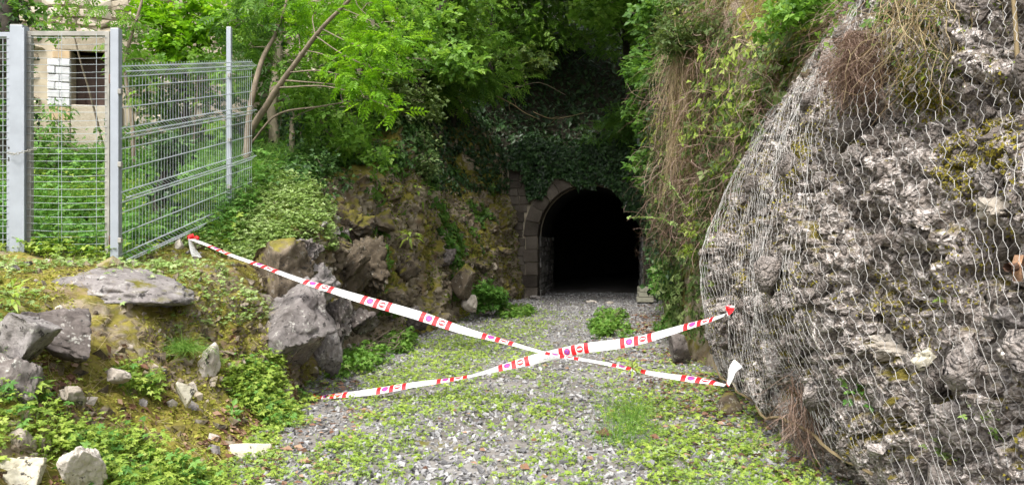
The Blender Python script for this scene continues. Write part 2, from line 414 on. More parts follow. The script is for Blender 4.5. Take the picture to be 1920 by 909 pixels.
# angular stones
def hull_mesh(name, pts, mat, smooth=False):
    bm = bmesh.new()
    for p in pts: bm.verts.new([float(x) for x in p])
    g = bmesh.ops.convex_hull(bm, input=bm.verts)
    bmesh.ops.delete(bm, geom=list({v for v in g['geom_interior'] + g['geom_unused'] if isinstance(v, bmesh.types.BMVert)}), context='VERTS')
    bmesh.ops.triangulate(bm, faces=bm.faces)
    me = bpy.data.meshes.new(name); bm.to_mesh(me); bm.free(); me.materials.append(mat)
    for f in me.polygons: f.use_smooth = smooth
    return me
def me_arrays(me):
    V = np.array([v.co[:] for v in me.vertices]); T = np.array([p.vertices[:] for p in me.polygons]); return V, T
def boxy(n, k=.55):
    p = R.uniform(-1, 1, (n, 3)); m = abs(p).max(1, keepdims=True); return p / m * R.uniform(.8, 1, (n, 1)) * (1 - k) + nrm(p) * k

def rock_mesh(name, size, seed, mat, sub=4, rough=.18, cuts=7, flat=.0):
    """a quarried-looking rock: a sphere cut by planes, then roughened"""
    rs = np.random.RandomState(seed); bm = bmesh.new(); bmesh.ops.create_icosphere(bm, subdivisions=sub, radius=1)
    V = np.array([v.co[:] for v in bm.verts])
    for k in range(cuts):
        n = nrm(rs.normal(size=3)); o = rs.uniform(.28, .72); d = V @ n - o; V = V - np.where(d > 0, d, 0)[:, None] * n * .97
    N = nrm(V)
    fv, fe = facets(V + seed * 1.7, 2.1, seed); gv, ge = facets(V + seed, 5.5, seed + 9)
    V = V + N * ((fbm(V + seed * 3.1, 1.6, 4, seed)[:, None] - .5) * rough * 1.6 + (fv * .55 - .5 * (1 - sst(0, .09, fe)))[:, None] * rough * .8 + gv[:, None] * rough * .25 + (fbm(V + seed, 7, 4, seed + 5)[:, None] - .5) * rough * (1.1 if sub > 3 else .5))
    lo, hi = np.percentile(V, 1.5, 0), np.percentile(V, 98.5, 0); V = (V - (lo + hi) / 2) / (hi - lo) * np.asarray(size) * 1.06
    for v, c in zip(bm.verts, V): v.co = c
    me = bpy.data.meshes.new(name); bm.to_mesh(me); bm.free(); me.materials.append(mat)
    for f in me.polygons: f.use_smooth = sub in (2, 4, 5)
    return me

# ------------------------------------------------------------------ the cutting : ground, bank, cliffs, hill
LB = {
 -4: [(-2.2,-.06),(-2.6,.3),(-3.1,.6),(-3.8,.9),(-4.8,1.1),(-6.5,1.3),(-10,1.7),(-20,2.6)],
 4: [(-1.9,-.06),(-2.2,.15),(-2.5,.35),(-3.0,.7),(-3.6,1.0),(-5,1.25),(-9,1.7),(-20,2.8)],
 5.5: [(-1.9,-.06),(-2.2,.12),(-2.6,.35),(-3.1,.75),(-3.5,1.05),(-4.5,1.3),(-9,1.9),(-20,3)],
 7: [(-2.0,-.06),(-2.3,.2),(-2.6,.55),(-2.9,1.0),(-3.3,1.26),(-4.2,1.38),(-8,1.7),(-20,3)],
 8: [(-2.1,-.06),(-2.35,.35),(-2.55,.8),(-2.85,1.2),(-3.2,1.34),(-4.2,1.46),(-8,1.9),(-20,3.4)],
 9: [(-2.3,-.06),(-2.5,.45),(-2.65,.95),(-2.85,1.3),(-3.2,1.48),(-4.2,1.65),(-8,2.2),(-20,3.8)],
 10.3: [(-2.3,-.06),(-2.4,.7),(-2.5,1.4),(-2.6,1.85),(-2.95,2.08),(-4,2.15),(-8,2.6),(-20,4.3)],
 12: [(-2.15,-.06),(-2.3,.8),(-2.5,1.6),(-2.75,2.3),(-3.1,2.7),(-4.2,2.85),(-8,2.9),(-20,5)],
 14: [(-1.55,-.06),(-1.75,.9),(-1.95,1.9),(-2.1,2.8),(-2.5,3.2),(-4,3.5),(-8,3.1),(-20,6.5)],
 15: [(-1.2,-.06),(-1.35,.9),(-1.5,2),(-1.6,3.2),(-1.9,4.0),(-3.2,4.4),(-8,3.6),(-20,7.5)],
 16: [(-1.05,-.06),(-1.2,.8),(-1.5,1.7),(-1.9,2.4),(-2.6,3.2),(-4,4.4),(-8,4.4),(-20,8)],
 18.5: [(-.75,-.06),(-.85,.8),(-1.1,1.7),(-1.5,2.5),(-2.2,3.4),(-3.5,4.8),(-7,7),(-20,9)],
 21: [(-.15,-.06),(-.25,.8),(-.45,1.8),(-.8,2.7),(-1.4,3.5),(-2.6,5),(-6,7.5),(-20,10)],
 22.7: [(.33,-.06),(.28,.9),(.15,2),(-.1,3),(-.4,3.8),(-1.5,5.3),(-5,8),(-20,11)],
 25: [(.3,-.06),(.2,1.2),(.1,2.4),(-.1,3.6),(-.5,5),(-1.8,6.5),(-5,9),(-20,12)],
}
RC = {
 7: [(3.0,-.06),(3.0,.8),(3.05,1.8),(3.2,2.8),(3.5,3.6),(4.2,4.4),(6.5,5.5),(18,8)],
 9: [(2.6,-.06),(2.6,.8),(2.65,1.8),(2.75,3),(2.95,4),(3.6,5),(6,6.5),(18,9)],
 11: [(2.6,-.06),(2.6,.9),(2.55,2),(2.55,3.2),(2.7,4.4),(3.4,5.6),(6,7),(18,10)],
 14: [(2.9,-.06),(2.85,1),(2.75,2.2),(2.7,3.6),(2.8,5),(3.5,6.3),(6,8),(18,11)],
 18: [(3.5,-.06),(3.45,1),(3.35,2.3),(3.2,3.8),(3.1,5.5),(3.8,7),(6.5,9),(18,12)],
 22.4: [(4.55,-.06),(4.5,1),(4.45,2.3),(4.3,3.8),(4.1,5.5),(5,7.5),(8,10),(18,13)],
 26: [(4.3,-.06),(4.3,1),(4.3,2.3),(4.3,3.8),(4.5,5.5),(5.4,7.5),(8.5,10),(18,13)],
}
_k = sorted(LB); XL = lambda d: np.interp(d, _k, [LB[q][0][0] for q in _k])
_k2 = sorted(RC); XR = lambda d: np.where(d < 9.3, 2.3, np.interp(d, _k2, [RC[q][0][0] for q in _k2]))

# track bed: one sheet that reaches the horizon
gx = np.concatenate([[-900, -200, -60, -25, -12], np.linspace(-6, 7, 131), [14, 30, 70, 220, 900]])
gy = np.concatenate([[-900, -200, -50, -12], np.linspace(-3, 26, 250), [40, 80, 220, 900]])
GX, GY = np.meshgrid(gx, gy, indexing='ij')
def ground_z(x, y):
    p = np.stack([x, y, np.zeros_like(x)], -1); e = np.where((abs(x) < 7) & (y < 26) & (y > -3), 1, 0)
    return e * ((fbm(p, .8, 3, 3) - .5) * .10 + (fbm(p, 4, 3, 8) - .5) * .05)
GG = np.stack([GX, GY, ground_z(GX, GY)], -1)
grid_obj('ground', GG, M['ground'])

# left bank and cliff
ds = np.concatenate([np.arange(-4, 3.5, .2), np.arange(3.5, 12, .032), np.arange(12, 25.01, .055)])
ts = np.concatenate([np.linspace(0, 4, 120, endpoint=False), np.linspace(4, 5, 22, endpoint=False), np.linspace(5, 7, 26)])
G0 = loft(LB, ds, ts); N0 = -gnormals(G0)
if N0[200, 20, 0] < 0: N0 = -N0
steep = 1 - sst(.35, .85, N0[..., 2])
an = G0 * np.array([1.2, 1.2, 1.0]) @ roty(.5).T
w1, w2, wc = worley(an * np.array([2.2, 1.6, 3.6]), 11)
f1, e1 = facets(an, 1.9, 21); f2, e2 = facets(an, 5.5, 24); f3, e3 = facets(an, 13, 27)
disp = steep * ((fbm(G0, .8, 4, 2) - .5) * .40 + (wc - .5) * .10 * sst(.02, .22, w2 - w1) + f1 * .11 + f2 * .05 - .05 * (1 - sst(0, .12, e2)) + f3 * .018) \
     + (1 - steep) * ((fbm(G0, 1.1, 4, 5) - .5) * .16 + (fbm(G0, 7, 3, 6) - .5) * .05 + f2 * .02 + f3 * .01)
fade = sst(-.05, .25, G0[..., 2])[..., None]
LG = G0 + N0 * (disp[..., None] * fade)
grid_obj('left_bank', LG, M['bank'], flip=True)
LN = N0

# right cliff behind the netted rock
ds = np.arange(7, 26.01, .09); ts = np.concatenate([np.linspace(0, 5, 80, endpoint=False), np.linspace(5, 7, 20)])
G0 = loft(RC, ds, ts); N0 = gnormals(G0)
if N0[100, 20, 0] > 0: N0 = -N0
RG = G0 + N0 * ((fbm(G0, .9, 4, 12) - .5) * .5 + (fbm(G0, 5, 3, 13) - .5) * .12)[..., None]
right_cliff = grid_obj('right_cliff', RG, M['bank'])

# hillside over the tunnel
HS = {-22: 9.0, -14: 8.2, -8: 7.6, -3: 6.0, 0: 4.5, 2.3: 4.25, 4.5: 4.5, 8: 7.5, 14: 10, 22: 12}
hx = np.linspace(-24, 24, 200); hz0 = np.interp(hx, sorted(HS), [HS[k] for k in sorted(HS)])
prof = [(22.7, 0), (23.4, .15), (24.6, .5), (25.6, 1.8), (26.6, 3.8), (28.5, 5.8), (33, 8.5), (44, 12), (80, 17)]
py = herm(np.arange(9), np.array(prof), np.linspace(0, 8, 90))
HG = np.stack([np.repeat(hx[:, None], 90, 1), np.repeat(py[None, :, 0], 200, 0) + np.interp(hx, [-24, 0, 3, 24], [-2, 0, .4, -2])[:, None], hz0[:, None] + py[None, :, 1] * np.interp(hx, [-24, -6, 1, 24], [.30, .55, 1, 1.1])[:, None]], -1)
HG[..., 2] -= 3.2 * (1 - sst(22.9, 24.2, HG[..., 1])) * np.maximum(sst(.9, -.6, HG[..., 0]), sst(4.3, 5.2, HG[..., 0]))
HG[..., 2] += (fbm(HG, .5, 4, 40) - .5) * .9 * sst(23.2, 24.5, HG[..., 1]); 
grid_obj('hillside', HG, M['hill'], flip=True)

# ------------------------------------------------------------------ tunnel portal
TH = rad(8); TA = np.array([math.sin(TH), math.cos(TH), 0]); TX = np.array([math.cos(TH), -math.sin(TH), 0])
PO = P(1008, 560, 22.4); PO[2] = 0; TW = 2.96; TR = TW / 2; SPR = 1.78
tc = PO + TX * TR
def tp(a, b, z): return tc + TX * a + TA * b + UP * z             # across, along the axis, height
def arch(n, r=0.0):                                             # opening outline from left foot to right foot
    a = np.linspace(math.pi, 0, n); pts = [(-TR - r, -.3)] + [((TR + r) * math.cos(q), SPR + (TR + r) * math.sin(q)) for q in a] + [(TR + r, -.3)]
    return pts
portal = empty('tunnel_portal', tc)
tag(portal, 'arched stone tunnel portal at the end of the gravel path, its top hidden under ivy', 'tunnel portal')
a = Acc(); ins = arch(21); outs = []
for (x, z) in ins:
    if z < SPR - .01: outs.append((-2.35 if x < 0 else 2.9, z))
    else:
        k = max(abs(x) / 2.35 if x < 0 else abs(x) / 2.9, (z - 0) / 4.35); dx, dz = x, z - 1.2
        s = min((2.35 if x < 0 else 2.9) / max(abs(dx), 1e-3), (4.3 - 1.2) / max(dz, 1e-3)); outs.append((dx * s, 1.2 + dz * s))
n = len(ins); V = []
for b in (.04, 1.0):
    V += [tp(x, b, z) for x, z in ins] + [tp(x, b, z) for x, z in outs]
V = np.array(V); i = np.arange(n - 1)
Q = np.concatenate([np.stack([i, i + 1, n + i + 1, n + i], -1), np.stack([n + i, n + i + 1, 3 * n + i + 1, 3 * n + i], -1), np.stack([2 * n + i + 1, 2 * n + i, 3 * n + i, 3 * n + i + 1], -1)])
a.add(V, Q); a.obj('wall', M['mortar'], portal)
def stone_block(name, c8, mat, parent, jit=.012):
    V = np.asarray(c8, float) + R.uniform(-jit, jit, (8, 3)); aa = Acc()
    aa.add(V, [[0, 1, 3, 2], [4, 6, 7, 5], [0, 4, 5, 1], [2, 3, 7, 6], [0, 2, 6, 4], [1, 5, 7, 3]])
    o = aa.obj(name, mat, parent); m = o.modifiers.new('bevel', 'BEVEL'); m.width = .012; m.segments = 1; return o
def blk(x0, x1, z0, z1, b0, b1): return [tp(x, b, z) for x in (x0, x1) for b in (b0, b1) for z in (z0, z1)]
for sgn in (-1, 1):                                             # jamb stones, long and short in turn
    z = -.05
    for k in range(5):
        h = (SPR + .05) / 5; w = .42 if k % 2 else .34
        x0, x1 = (-TR - w, -TR) if sgn < 0 else (TR, TR + w)
        stone_block('jamb_stone', blk(x0 + .006, x1, z + .006, z + h - .006, -.06, .55), M['masonry'], portal); z += h
nv = 13
for k in range(nv):                                             # voussoirs
    q0, q1 = math.pi - math.pi * k / nv - .006, math.pi - math.pi * (k + 1) / nv + .006
    c8 = [tp(r * math.cos(q), b, SPR + r * math.sin(q)) for r in (TR, TR + .40) for b in (-.07, .55) for q in (q0, q1)]
    stone_block('voussoir', c8, M['masonry'], portal)
z = -.05                                                        # coursed wall stones left and right of the arch
while z < 4.15:
    h = R.uniform(.2, .3)
    for xa, xb in ((-2.3, -TR - .36), (TR + .36, 2.85)):
        if z + h > SPR:
            lim = (TR + .40) ** 2 - (z - SPR) ** 2; e = math.sqrt(lim) if lim > 0 else 0
            if xa < 0: xb = -e - .02 if e else 0.0
            else: xa = e + .02 if e else 0.02
        x = xa
        while x < xb - .06:
            w = min(R.uniform(.25, .5), xb - x)
            if xb - x - w < .12: w = xb - x
            stone_block('wall_stone', blk(x + .007, x + w - .007, z + .007, z + h - .007, -.02 + R.uniform(-.02, .02), .3), M['masonry'], portal); x += w
    z += h
z = -.05                                                        # rough lining of the tunnel mouth, left side and right side
while z < SPR - .02:
    h = min(R.uniform(.13, .19), SPR - z)
    for sgn in (-1, 1):
        b = .56
        while b < 5.0:
            l = R.uniform(.45, .9)
            if sgn > 0: l *= 1.6
            pr = R.uniform(.0, .05); x0, x1 = (-TR - .3, -TR + pr) if sgn < 0 else (TR - pr, TR + .3)
            stone_block('lining_block', blk(x0, x1, z + .008, z + h - .008, b + .008, min(b + l, 5.0) - .008), M['lining'], portal, .02); b += l
    z += h
# tunnel bore, bending right, closed at its end
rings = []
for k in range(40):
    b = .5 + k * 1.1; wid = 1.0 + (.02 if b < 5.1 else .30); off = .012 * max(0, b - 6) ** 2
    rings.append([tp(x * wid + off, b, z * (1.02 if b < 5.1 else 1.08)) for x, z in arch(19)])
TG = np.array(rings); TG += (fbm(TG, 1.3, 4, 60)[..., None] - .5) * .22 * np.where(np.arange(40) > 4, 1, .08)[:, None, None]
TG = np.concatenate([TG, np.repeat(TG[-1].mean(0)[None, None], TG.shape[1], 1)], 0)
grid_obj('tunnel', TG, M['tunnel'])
# ------------------------------------------------------------------ netted rock on the right
RP = np.array([(3.0,-.35),(2.34,.0),(2.24,.14),(2.13,.3),(2.06,.7),(2.03,1.2),(2.06,1.8),(2.18,2.4),(2.37,3.0),(2.66,3.6),(3.15,4.25),(4.6,5.0),(14,7)])
def rock_xyz(d, t):
    q = herm(np.arange(13), RP, t); x, z = q[..., 0], q[..., 1]; d = np.broadcast_to(d, x.shape)
    x = x + np.interp(d, [8.2, 8.6, 8.9, 9.2, 9.45, 9.65], [0, .05, .16, .40, .8, 1.5]) + np.interp(d, [0, 2, 3, 5, 6.5, 7.2, 8], [.25, .22, .12, .0, -.02, .03, .15])
    x = x + np.maximum(0, z - 1.5) * np.interp(d, [4.5, 7, 8.5], [0, .10, .24]) + .10 * np.sin(d * 1.9 + 1) * np.clip(z / 1.5, 0, 1)
    return np.stack([x, d, z], -1)
def rock_base(ds, ts): return rock_xyz(np.repeat(np.asarray(ds, float)[:, None], len(ts), 1), np.repeat(np.asarray(ts)[None], len(ds), 0))
ds = np.concatenate([np.arange(-2, 2.6, .1), np.arange(2.6, 8.4, .0165), np.arange(8.4, 9.3, .025), np.linspace(9.3, 9.65, 30)])
ts = np.concatenate([np.linspace(0, 3, 40, endpoint=False), np.linspace(3, 10, 250, endpoint=False), np.linspace(10, 12, 20)])
G0 = rock_base(ds, ts); N0 = gnormals(G0)
if N0[200, 100, 0] > 0: N0 = -N0
big = (fbm(G0, .7, 4, 70) - .5) * .42
a1, a2, ac = worley(G0 * 3.3 + .35 * fbm(G0, 3, 2, 5)[..., None], 71)
b1, b2, bc = worley(G0 * 9, 75); c1, c2, cc_ = worley(G0 * 21, 79)
f1, e1 = facets(G0, 1.6, 72); f2, e2 = facets(G0, 4.2, 73); f3, e3 = facets(G0, 10, 74)
disp = big + .13 * f1 + .09 * f2 - .10 * (1 - sst(0, .12, e2)) + .045 * f3 - .03 * (1 - sst(0, .12, e3)) + .07 * (ac - .5) - .16 * sst(.60, .72, fbm(G0 * np.array([1, .6, 1.6]), 1.1, 4, 78)) + .05 * np.sqrt(np.clip(1 - (b1 / .62) ** 2, 0, 1)) * (.3 + bc) + .036 * np.sqrt(np.clip(1 - (c1 / .62) ** 2, 0, 1)) * (.2 + cc_) - .05
disp = np.clip(disp, -.27, .085)
RKG = G0 + N0 * disp[..., None]; RKN = N0
rock = grid_obj('rock_face', RKG, M['rockface'])
cob = []
for k in range(7):
    me = rock_mesh('cobble', (1, 1, 1), 200 + k, M['cobble'], 2, .55, 4)
    cob.append(me)
def rk_mask(c, n): return ((c[..., 1] > 2.9) & (c[..., 1] < 9.2) & (c[..., 2] > .25) & (c[..., 2] < 3.9) & inview(c, .3)) * (.25 + 1 / np.maximum(c[..., 1], 3.0))
pp, nn = gsample(RKG, 285, rk_mask)
for p, q in zip(pp, nn):
    o = link('cobble', cob[R.randint(7)], rock); s = np.exp(R.normal(-2.2, .4)); s = min(s, .24)
    o.location = p - (-q if q[0] > 0 else q) * -s * .12; o.scale = s * R.uniform(.75, 1.25, 3); o.rotation_euler = R.uniform(0, 6.3, 3)
PB = [me_arrays(hull_mesh('pebble', boxy(10, .9), M['cobble'])) for _ in range(6)]
a = Acc(); pp, nn = gsample(RKG, 14000, lambda c, n: (c[..., 1] > 2) & (c[..., 1] < 9.4) & (c[..., 2] > .2) & (c[..., 2] < 3.9))
ICO = me_arrays(rock_mesh('pebble_shape', (1, 1, 1), 300, M['cobble'], 1, .1, 3)); ICV, ICT = ICO
HV = [me_arrays(hull_mesh('chip', boxy(8, .35), M['gravel'])) for _ in range(6)]
for k, (v, t) in enumerate(PB):
    m = np.arange(len(pp)) % 6 == k
    a.scat(v * np.array([1, .75, .8]), t, pp[m], rv(m.sum()), rv(m.sum()), np.exp(R.normal(-3.85, .48, m.sum())))
o = a.obj('small_stones', M['cobble'], rock, smooth=False); o['kind'] = 'stuff'

# named stones that stand out of the face
def stone_at(name, u, v, d, wpx, hpx, mat, seed, depth=None, rot=(0, 0, 0), parent=None, label=None, cat=None, rough=.18, cuts=7, sub=4, group=None):
    w, h = wpx / F * d, hpx / F * d
    o = link(name, rock_mesh(name, (w, depth or min(w, h) * 1.1, h), seed, mat, 5 if wpx * hpx > 3500 and sub == 4 else 4, rough, cuts + 3), parent, P(u, v, d)); o.rotation_euler = rot
    return tag(o, label, cat, group)
for k, (u, v, d, w, h, m, dp) in enumerate([(1533, 160, 7.0, 52, 62, 'brownrock', .3), (1842, 178, 4.3, 70, 56, 'cobble', .2), (1856, 350, 3.72, 50, 78, 'cobble', .2), (1872, 395, 3.65, 66, 52, 'paleslab', .2),
        (1716, 237, 4.7, 30, 26, 'paleslab', .1), (1795, 80, 4.75, 80, 48, 'cobble', .25), (1895, 610, 3.45, 70, 60, 'boulder', .2), (1690, 655, 4.45, 100, 50, 'paleslab', .15), (1745, 668, 4.15, 70, 50, 'cream', .15), (1640, 690, 4.7, 60, 36, 'paleslab', .2), (1670, 780, 4.6, 40, 28, 'cream', .1), (1740, 270, 4.65, 55, 50, 'cobble', .2), (1700, 170, 4.95, 70, 60, 'cobble', .25), (1600, 570, 5.0, 80, 50, 'cobble', .25), (1570, 460, 5.2, 60, 50, 'cobble', .2), (1650, 330, 4.9, 30, 34, 'ochre', .1)]):
    stone_at('stone', u, v, d, w, h, M[m], 400 + k, dp * .8, parent=rock, rough=.42)

# hexagonal wire netting
def net_pt(d, t):
    d = np.asarray(d, float); t = np.asarray(t, float)
    G = rock_xyz(d, t); G[..., 0] -= .085
    G[..., 0] += (fbm(G, .7, 2, 70) - .5) * -.22 + (fbm(G, 2.2, 3, 93) - .5) * .13
    G[..., 0] += (fbm(G, 5, 2, 96) - .5) * .05; G[..., 1] += (fbm(G, 1.6, 3, 94) - .5) * .18 + (fbm(G, 6, 2, 97) - .5) * .035; G[..., 2] += (fbm(G, 2.0, 2, 95) - .5) * .10
    return G
tt = np.linspace(2.6, 10.3, 400); pl = herm(np.arange(13), RP, tt); arc = np.concatenate([[0], np.cumsum(np.linalg.norm(np.diff(pl, axis=0), axis=1))])
def darc(s):                                   # length along the wall -> depth, slowing round the far corner
    return np.where(s < 7.9, .8 + s, 8.7 + .95 * (1 - np.exp(-(s - 7.9) / .95)))
WC, HC = .086, .073
nc, nr = int(9.2 / WC), int(arc[-1] / HC)
ci, ri = np.meshgrid(np.arange(nc), np.arange(nr), indexing='ij')
sx = (ci + .5 * (ri % 2)) * WC
zb, zt = ri * HC, ri * HC + HC * .52
def nodes(s, z): return net_pt(darc(s + R.normal(0, .004, s.shape)), np.interp(z + R.normal(0, .004, z.shape) + .10 * np.sin(s * 1.7) * (z < .2), arc, tt))
A_, B_ = nodes(sx, zb), nodes(sx, zt)
nid = np.arange(nc * nr).reshape(nc, nr); eA, eB = nid, nid + nc * nr
E = [np.stack([eA, eB], -1).reshape(-1, 2)]
for r in range(nr - 1):
    if r % 2 == 0: E += [np.stack([eB[:, r], eA[:, r + 1]], -1), np.stack([eB[1:, r], eA[:-1, r + 1]], -1)]
    else: E += [np.stack([eB[:, r], eA[:, r + 1]], -1), np.stack([eB[:-1, r], eA[1:, r + 1]], -1)]
E = np.concatenate(E); NP = np.concatenate([A_.reshape(-1, 3), B_.reshape(-1, 3)])
nrmN = np.repeat(np.array([[-.93, -.25, .25]]), len(NP), 0); tanN = np.repeat(np.array([[-.25, .97, 0]]), len(NP), 0); tanN = nrm(tanN)
rw = .00112
V = np.stack([NP + nrmN * rw * 1.2, NP - nrmN * rw * .7 + tanN * rw * 1.25, NP - nrmN * rw * .7 - tanN * rw * 1.25], 1).reshape(-1, 3)
Q = np.concatenate([np.stack([E[:, 0] * 3 + k, E[:, 0] * 3 + (k + 1) % 3, E[:, 1] * 3 + (k + 1) % 3, E[:, 1] * 3 + k], -1) for k in range(3)])
net = empty('wire_netting', (2.1, 5, .2)); tag(net, 'grey hexagonal wire netting hung over the rock face on the right', 'netting')
a = Acc(); a.add(V, Q); o = a.obj('wire_mesh', M['netwire'], net); o['kind'] = 'stuff'
ee = nodes(np.linspace(0, 9.1, 70), np.full(70, .0)); Vt, Qt = tube_vf(ee + [0, 0, -.01], .011, 5)
a = Acc(); a.add(Vt, Qt); a.obj('edge_rope', M['straw'], net)
# rock bolts with splintered plates
def bolt(u, v, d, s, lab, seed):
    p = P(u, v, d); b = empty('rock_bolt', p); tag(b, lab, 'rock bolt', 'rock bolts through the netting')
    a = Acc(); pts = np.array([[s * .15, 0, s * .6], [s * .28, .01, .05 * s], [.05 * s, 0, -s * .75], [-.18 * s, 0, 0.05 * s], [-.02 * s, 0, s * .3]])
    Vp = np.concatenate([pts + [0, -.02, 0], pts + [0, .02, 0]]) @ rotz(.5).T + p; a.add(Vp, [[0, 1, 3, 4], [5, 9, 8, 6], [0, 5, 6, 1], [3, 8, 9, 4], [4, 9, 5, 0]]); a.add(Vp, [[1, 2, 3], [6, 8, 7], [1, 6, 7], [1, 7, 2], [2, 7, 8], [2, 8, 3]])
    a.obj('plate', M['boltplate'], b)
    a = Acc(); Vt, Qt = tube_vf([p + [.10, .06, .02], p + [0, 0, 0], p + [-s * .75, -.03, -.02 * s]], [.016, .018, .02], 7); a.add(Vt, Qt); a.obj('rod', M['rust'], b)
M['boltplate'] = plain('splintered_plate', (.33, .19, .11), .9, 0, .45, 14, .6); M['rust'] = plain('rust', (.13, .07, .045), .85, .1, .4, 20, .4)
bolt(1468, 492, 5.75, .15, 'rusty rock bolt with a brown splintered plate left of the middle of the netted rock', 1)
bolt(1908, 500, 3.42, .085, 'rusty rock bolt with a brown splintered plate by the right edge of the picture', 2)

# ------------------------------------------------------------------ gravel
def on_path(n, y0, y1, pw):
    y = (y0 ** pw + R.rand(n) * (y1 ** pw - y0 ** pw)) ** (1 / pw); x = XL(y) + R.uniform(-.15, 1.05, n) * (XR(y) - XL(y)); return x, y
a = Acc()
x, y = on_path(33000, 3.6, 25, .25); sc = np.exp(R.normal(-3.66, .42, len(x))) * np.interp(y, [4, 7, 12, 25], [.9, .70, .70, .9])
kp = R.rand(len(x)) > .7 * sst(.3, .0, abs(x - .85 - .04 * y)) * sst(12, 8, y) * sst(.3, .6, fbm(np.stack([x, y, x * 0], -1), 1.2, 3, 77)); x, y, sc = x[kp], y[kp], np.minimum(sc[kp], .040)
pp = np.stack([x, y, ground_z(x, y) + sc * .25], -1)
for k, (v, t) in enumerate(HV):
    m = np.arange(len(x)) % 6 == k; a.scat(v * np.array([1.1, .8, .6]), t, pp[m], rv(m.sum()), UP + rv(m.sum()) * .7, sc[m])
o = a.obj('gravel', M['gravel']); o['kind'] = 'stuff'

# ------------------------------------------------------------------ boulders and loose stones
B = [
 (52, 648, 5.0, 112, 118, 'boulder', .42, (.0, .1, .2), 'rounded grey boulder between the dark slab and the angular rock at far left', .10, 4),
 (118, 617, 5.5, 125, 84, 'darkrock', .42, (.0, .42, .3), 'dark tilted slab with pale lichen blotches leaning behind the rounded grey boulder', .10, 6),
 (22, 712, 4.75, 92, 92, 'darkrock', .38, (.1, -.1, .4), 'angular dark rock with a pale top cut by the left picture edge', .12, 5),
 (25, 880, 4.15, 95, 56, 'cream', .30, (.15, .1, .3), 'pale yellowish slab in the bottom left corner', .08, 7),
 (154, 880, 4.2, 62, 100, 'paleslab', .18, (.3, -.28, .2), 'pale pointed stone standing on end near the bottom left corner', .14, 6),
 (41, 830, 4.3, 46, 46, 'paleslab', .14, (.2, .1, .8), 'small squarish pinkish stone above the pale yellow slab', .10, 6),
 (235, 543, 6.85, 225, 58, 'boulder', .9, (.12, .13, .1), 'broad flat grey rock slab lying on the bank below the gate', .12, 5),
 (268, 578, 6.75, 56, 24, 'brownrock', .2, (.1, .1, .2), 'small flat brown stone under the edge of the broad flat slab', .12, 5),
 (546, 624, 8.2, 150, 185, 'boulder', 1.0, (-.10, .08, .2), 'big pitted pinkish grey boulder at the foot of the left cliff', .10, 6),
 (515, 512, 8.95, 135, 110, 'brownrock', .9, (.1, -.25, .3), 'dark brown overhanging boulder resting above the big pinkish boulder', .14, 7),
 (392, 676, 6.7, 38, 56, 'paleslab', .18, (.1, .1, .5), 'pale upright stone below the grass tuft on the bank', .14, 6),
 (347, 738, 6.0, 28, 50, 'cream', .12, (.5, -.3, .2), 'pale brick shaped stone lying tilted among the herbs on the bank', .05, 6),
 (466, 845, 5.9, 75, 30, 'cream', .17, (.05, .03, .12), 'flat cream coloured block on the left edge of the gravel', .06, 6),
 (222, 704, 5.6, 38, 26, 'paleslab', .12, (.1, .1, .2), 'small pale stone in the moss on the bank below the tilted slab', .12, 6),
 (134, 740, 4.9, 46, 34, 'paleslab', .12, (.1, .3, .2), 'small pale stone with a dark spot in the middle of the mossy slope', .14, 6),
 (615, 655, 8.8, 50, 90, 'boulder', .3, (.1, .1, .2), 'narrow upright grey stone wedged beside the big pinkish boulder', .14, 6),
 (868, 528, 15.6, 36, 62, 'brownrock', .45, (.0, .1, .3), 'upright brown rock at the foot of the cliff near the tunnel', .10, 6),
 (880, 568, 15.7, 27, 30, 'paleslab', .3, (.0, .1, .3), 'rounded pale rock below the upright brown rock', .12, 5),
 (1112, 567, 20.8, 20, 8, 'paleslab', .2, (.0, .05, .3), 'pale slab lying in the tunnel mouth, left one of two', .08, 6),
 (1140, 569, 20.5, 19, 8, 'paleslab', .2, (.0, -.05, .1), 'pale slab lying in the tunnel mouth, right one of two', .08, 6),
 (1004, 557, 21.9, 18, 7, 'boulder', .2, (.0, .02, .1), 'flat grey stone at the foot of the left tunnel jamb', .08, 6),
 (1206, 592, 17.2, 14, 8, 'paleslab', .12, (.0, .1, .3), 'small white stone on the dead leaves below the stacked blocks', .10, 6),
 (1365, 762, 7.4, 56, 50, 'brownrock', .25, (.1, .2, .3), 'brown stone under the lifted edge of the netting', .12, 6),
 (1272, 655, 10.3, 50, 60, 'darkrock', .3, (.1, .1, .3), 'mossy dark stone at the left foot of the netted rock', .12, 6),
]
for k, (u, v, d, w, h, m, dp, rot, lab, rough, cuts) in enumerate(B):
    stone_at('boulder' if w / F * d > .25 else 'stone', u, v, d, w, h, M[m], 500 + k, dp, rot, None, lab, 'boulder' if w / F * d > .25 else 'stone', rough, cuts)
# three blocks stacked by the right jamb
for k in range(3):
    c = P(1209, 0, 20.6); o = empty('block', (c[0] + .02 * k, c[1], .05 + k * .135)); tag(o, ('lowest', 'middle', 'topmost')[k] + ' of three pale blocks stacked beside the right tunnel jamb', 'block', 'pale blocks stacked by the tunnel')
    part_box('body', np.array(o.location) + [0, 0, .065], (.42 - .02 * (k % 2), .3, .125), M['blocks'] if 'blocks' in M else M.setdefault('blocks', plain('pale_block', (.36, .35, .27), .9, 0, .2, 9, .5)), o, rotz(.05 * (k - 1)), .008)
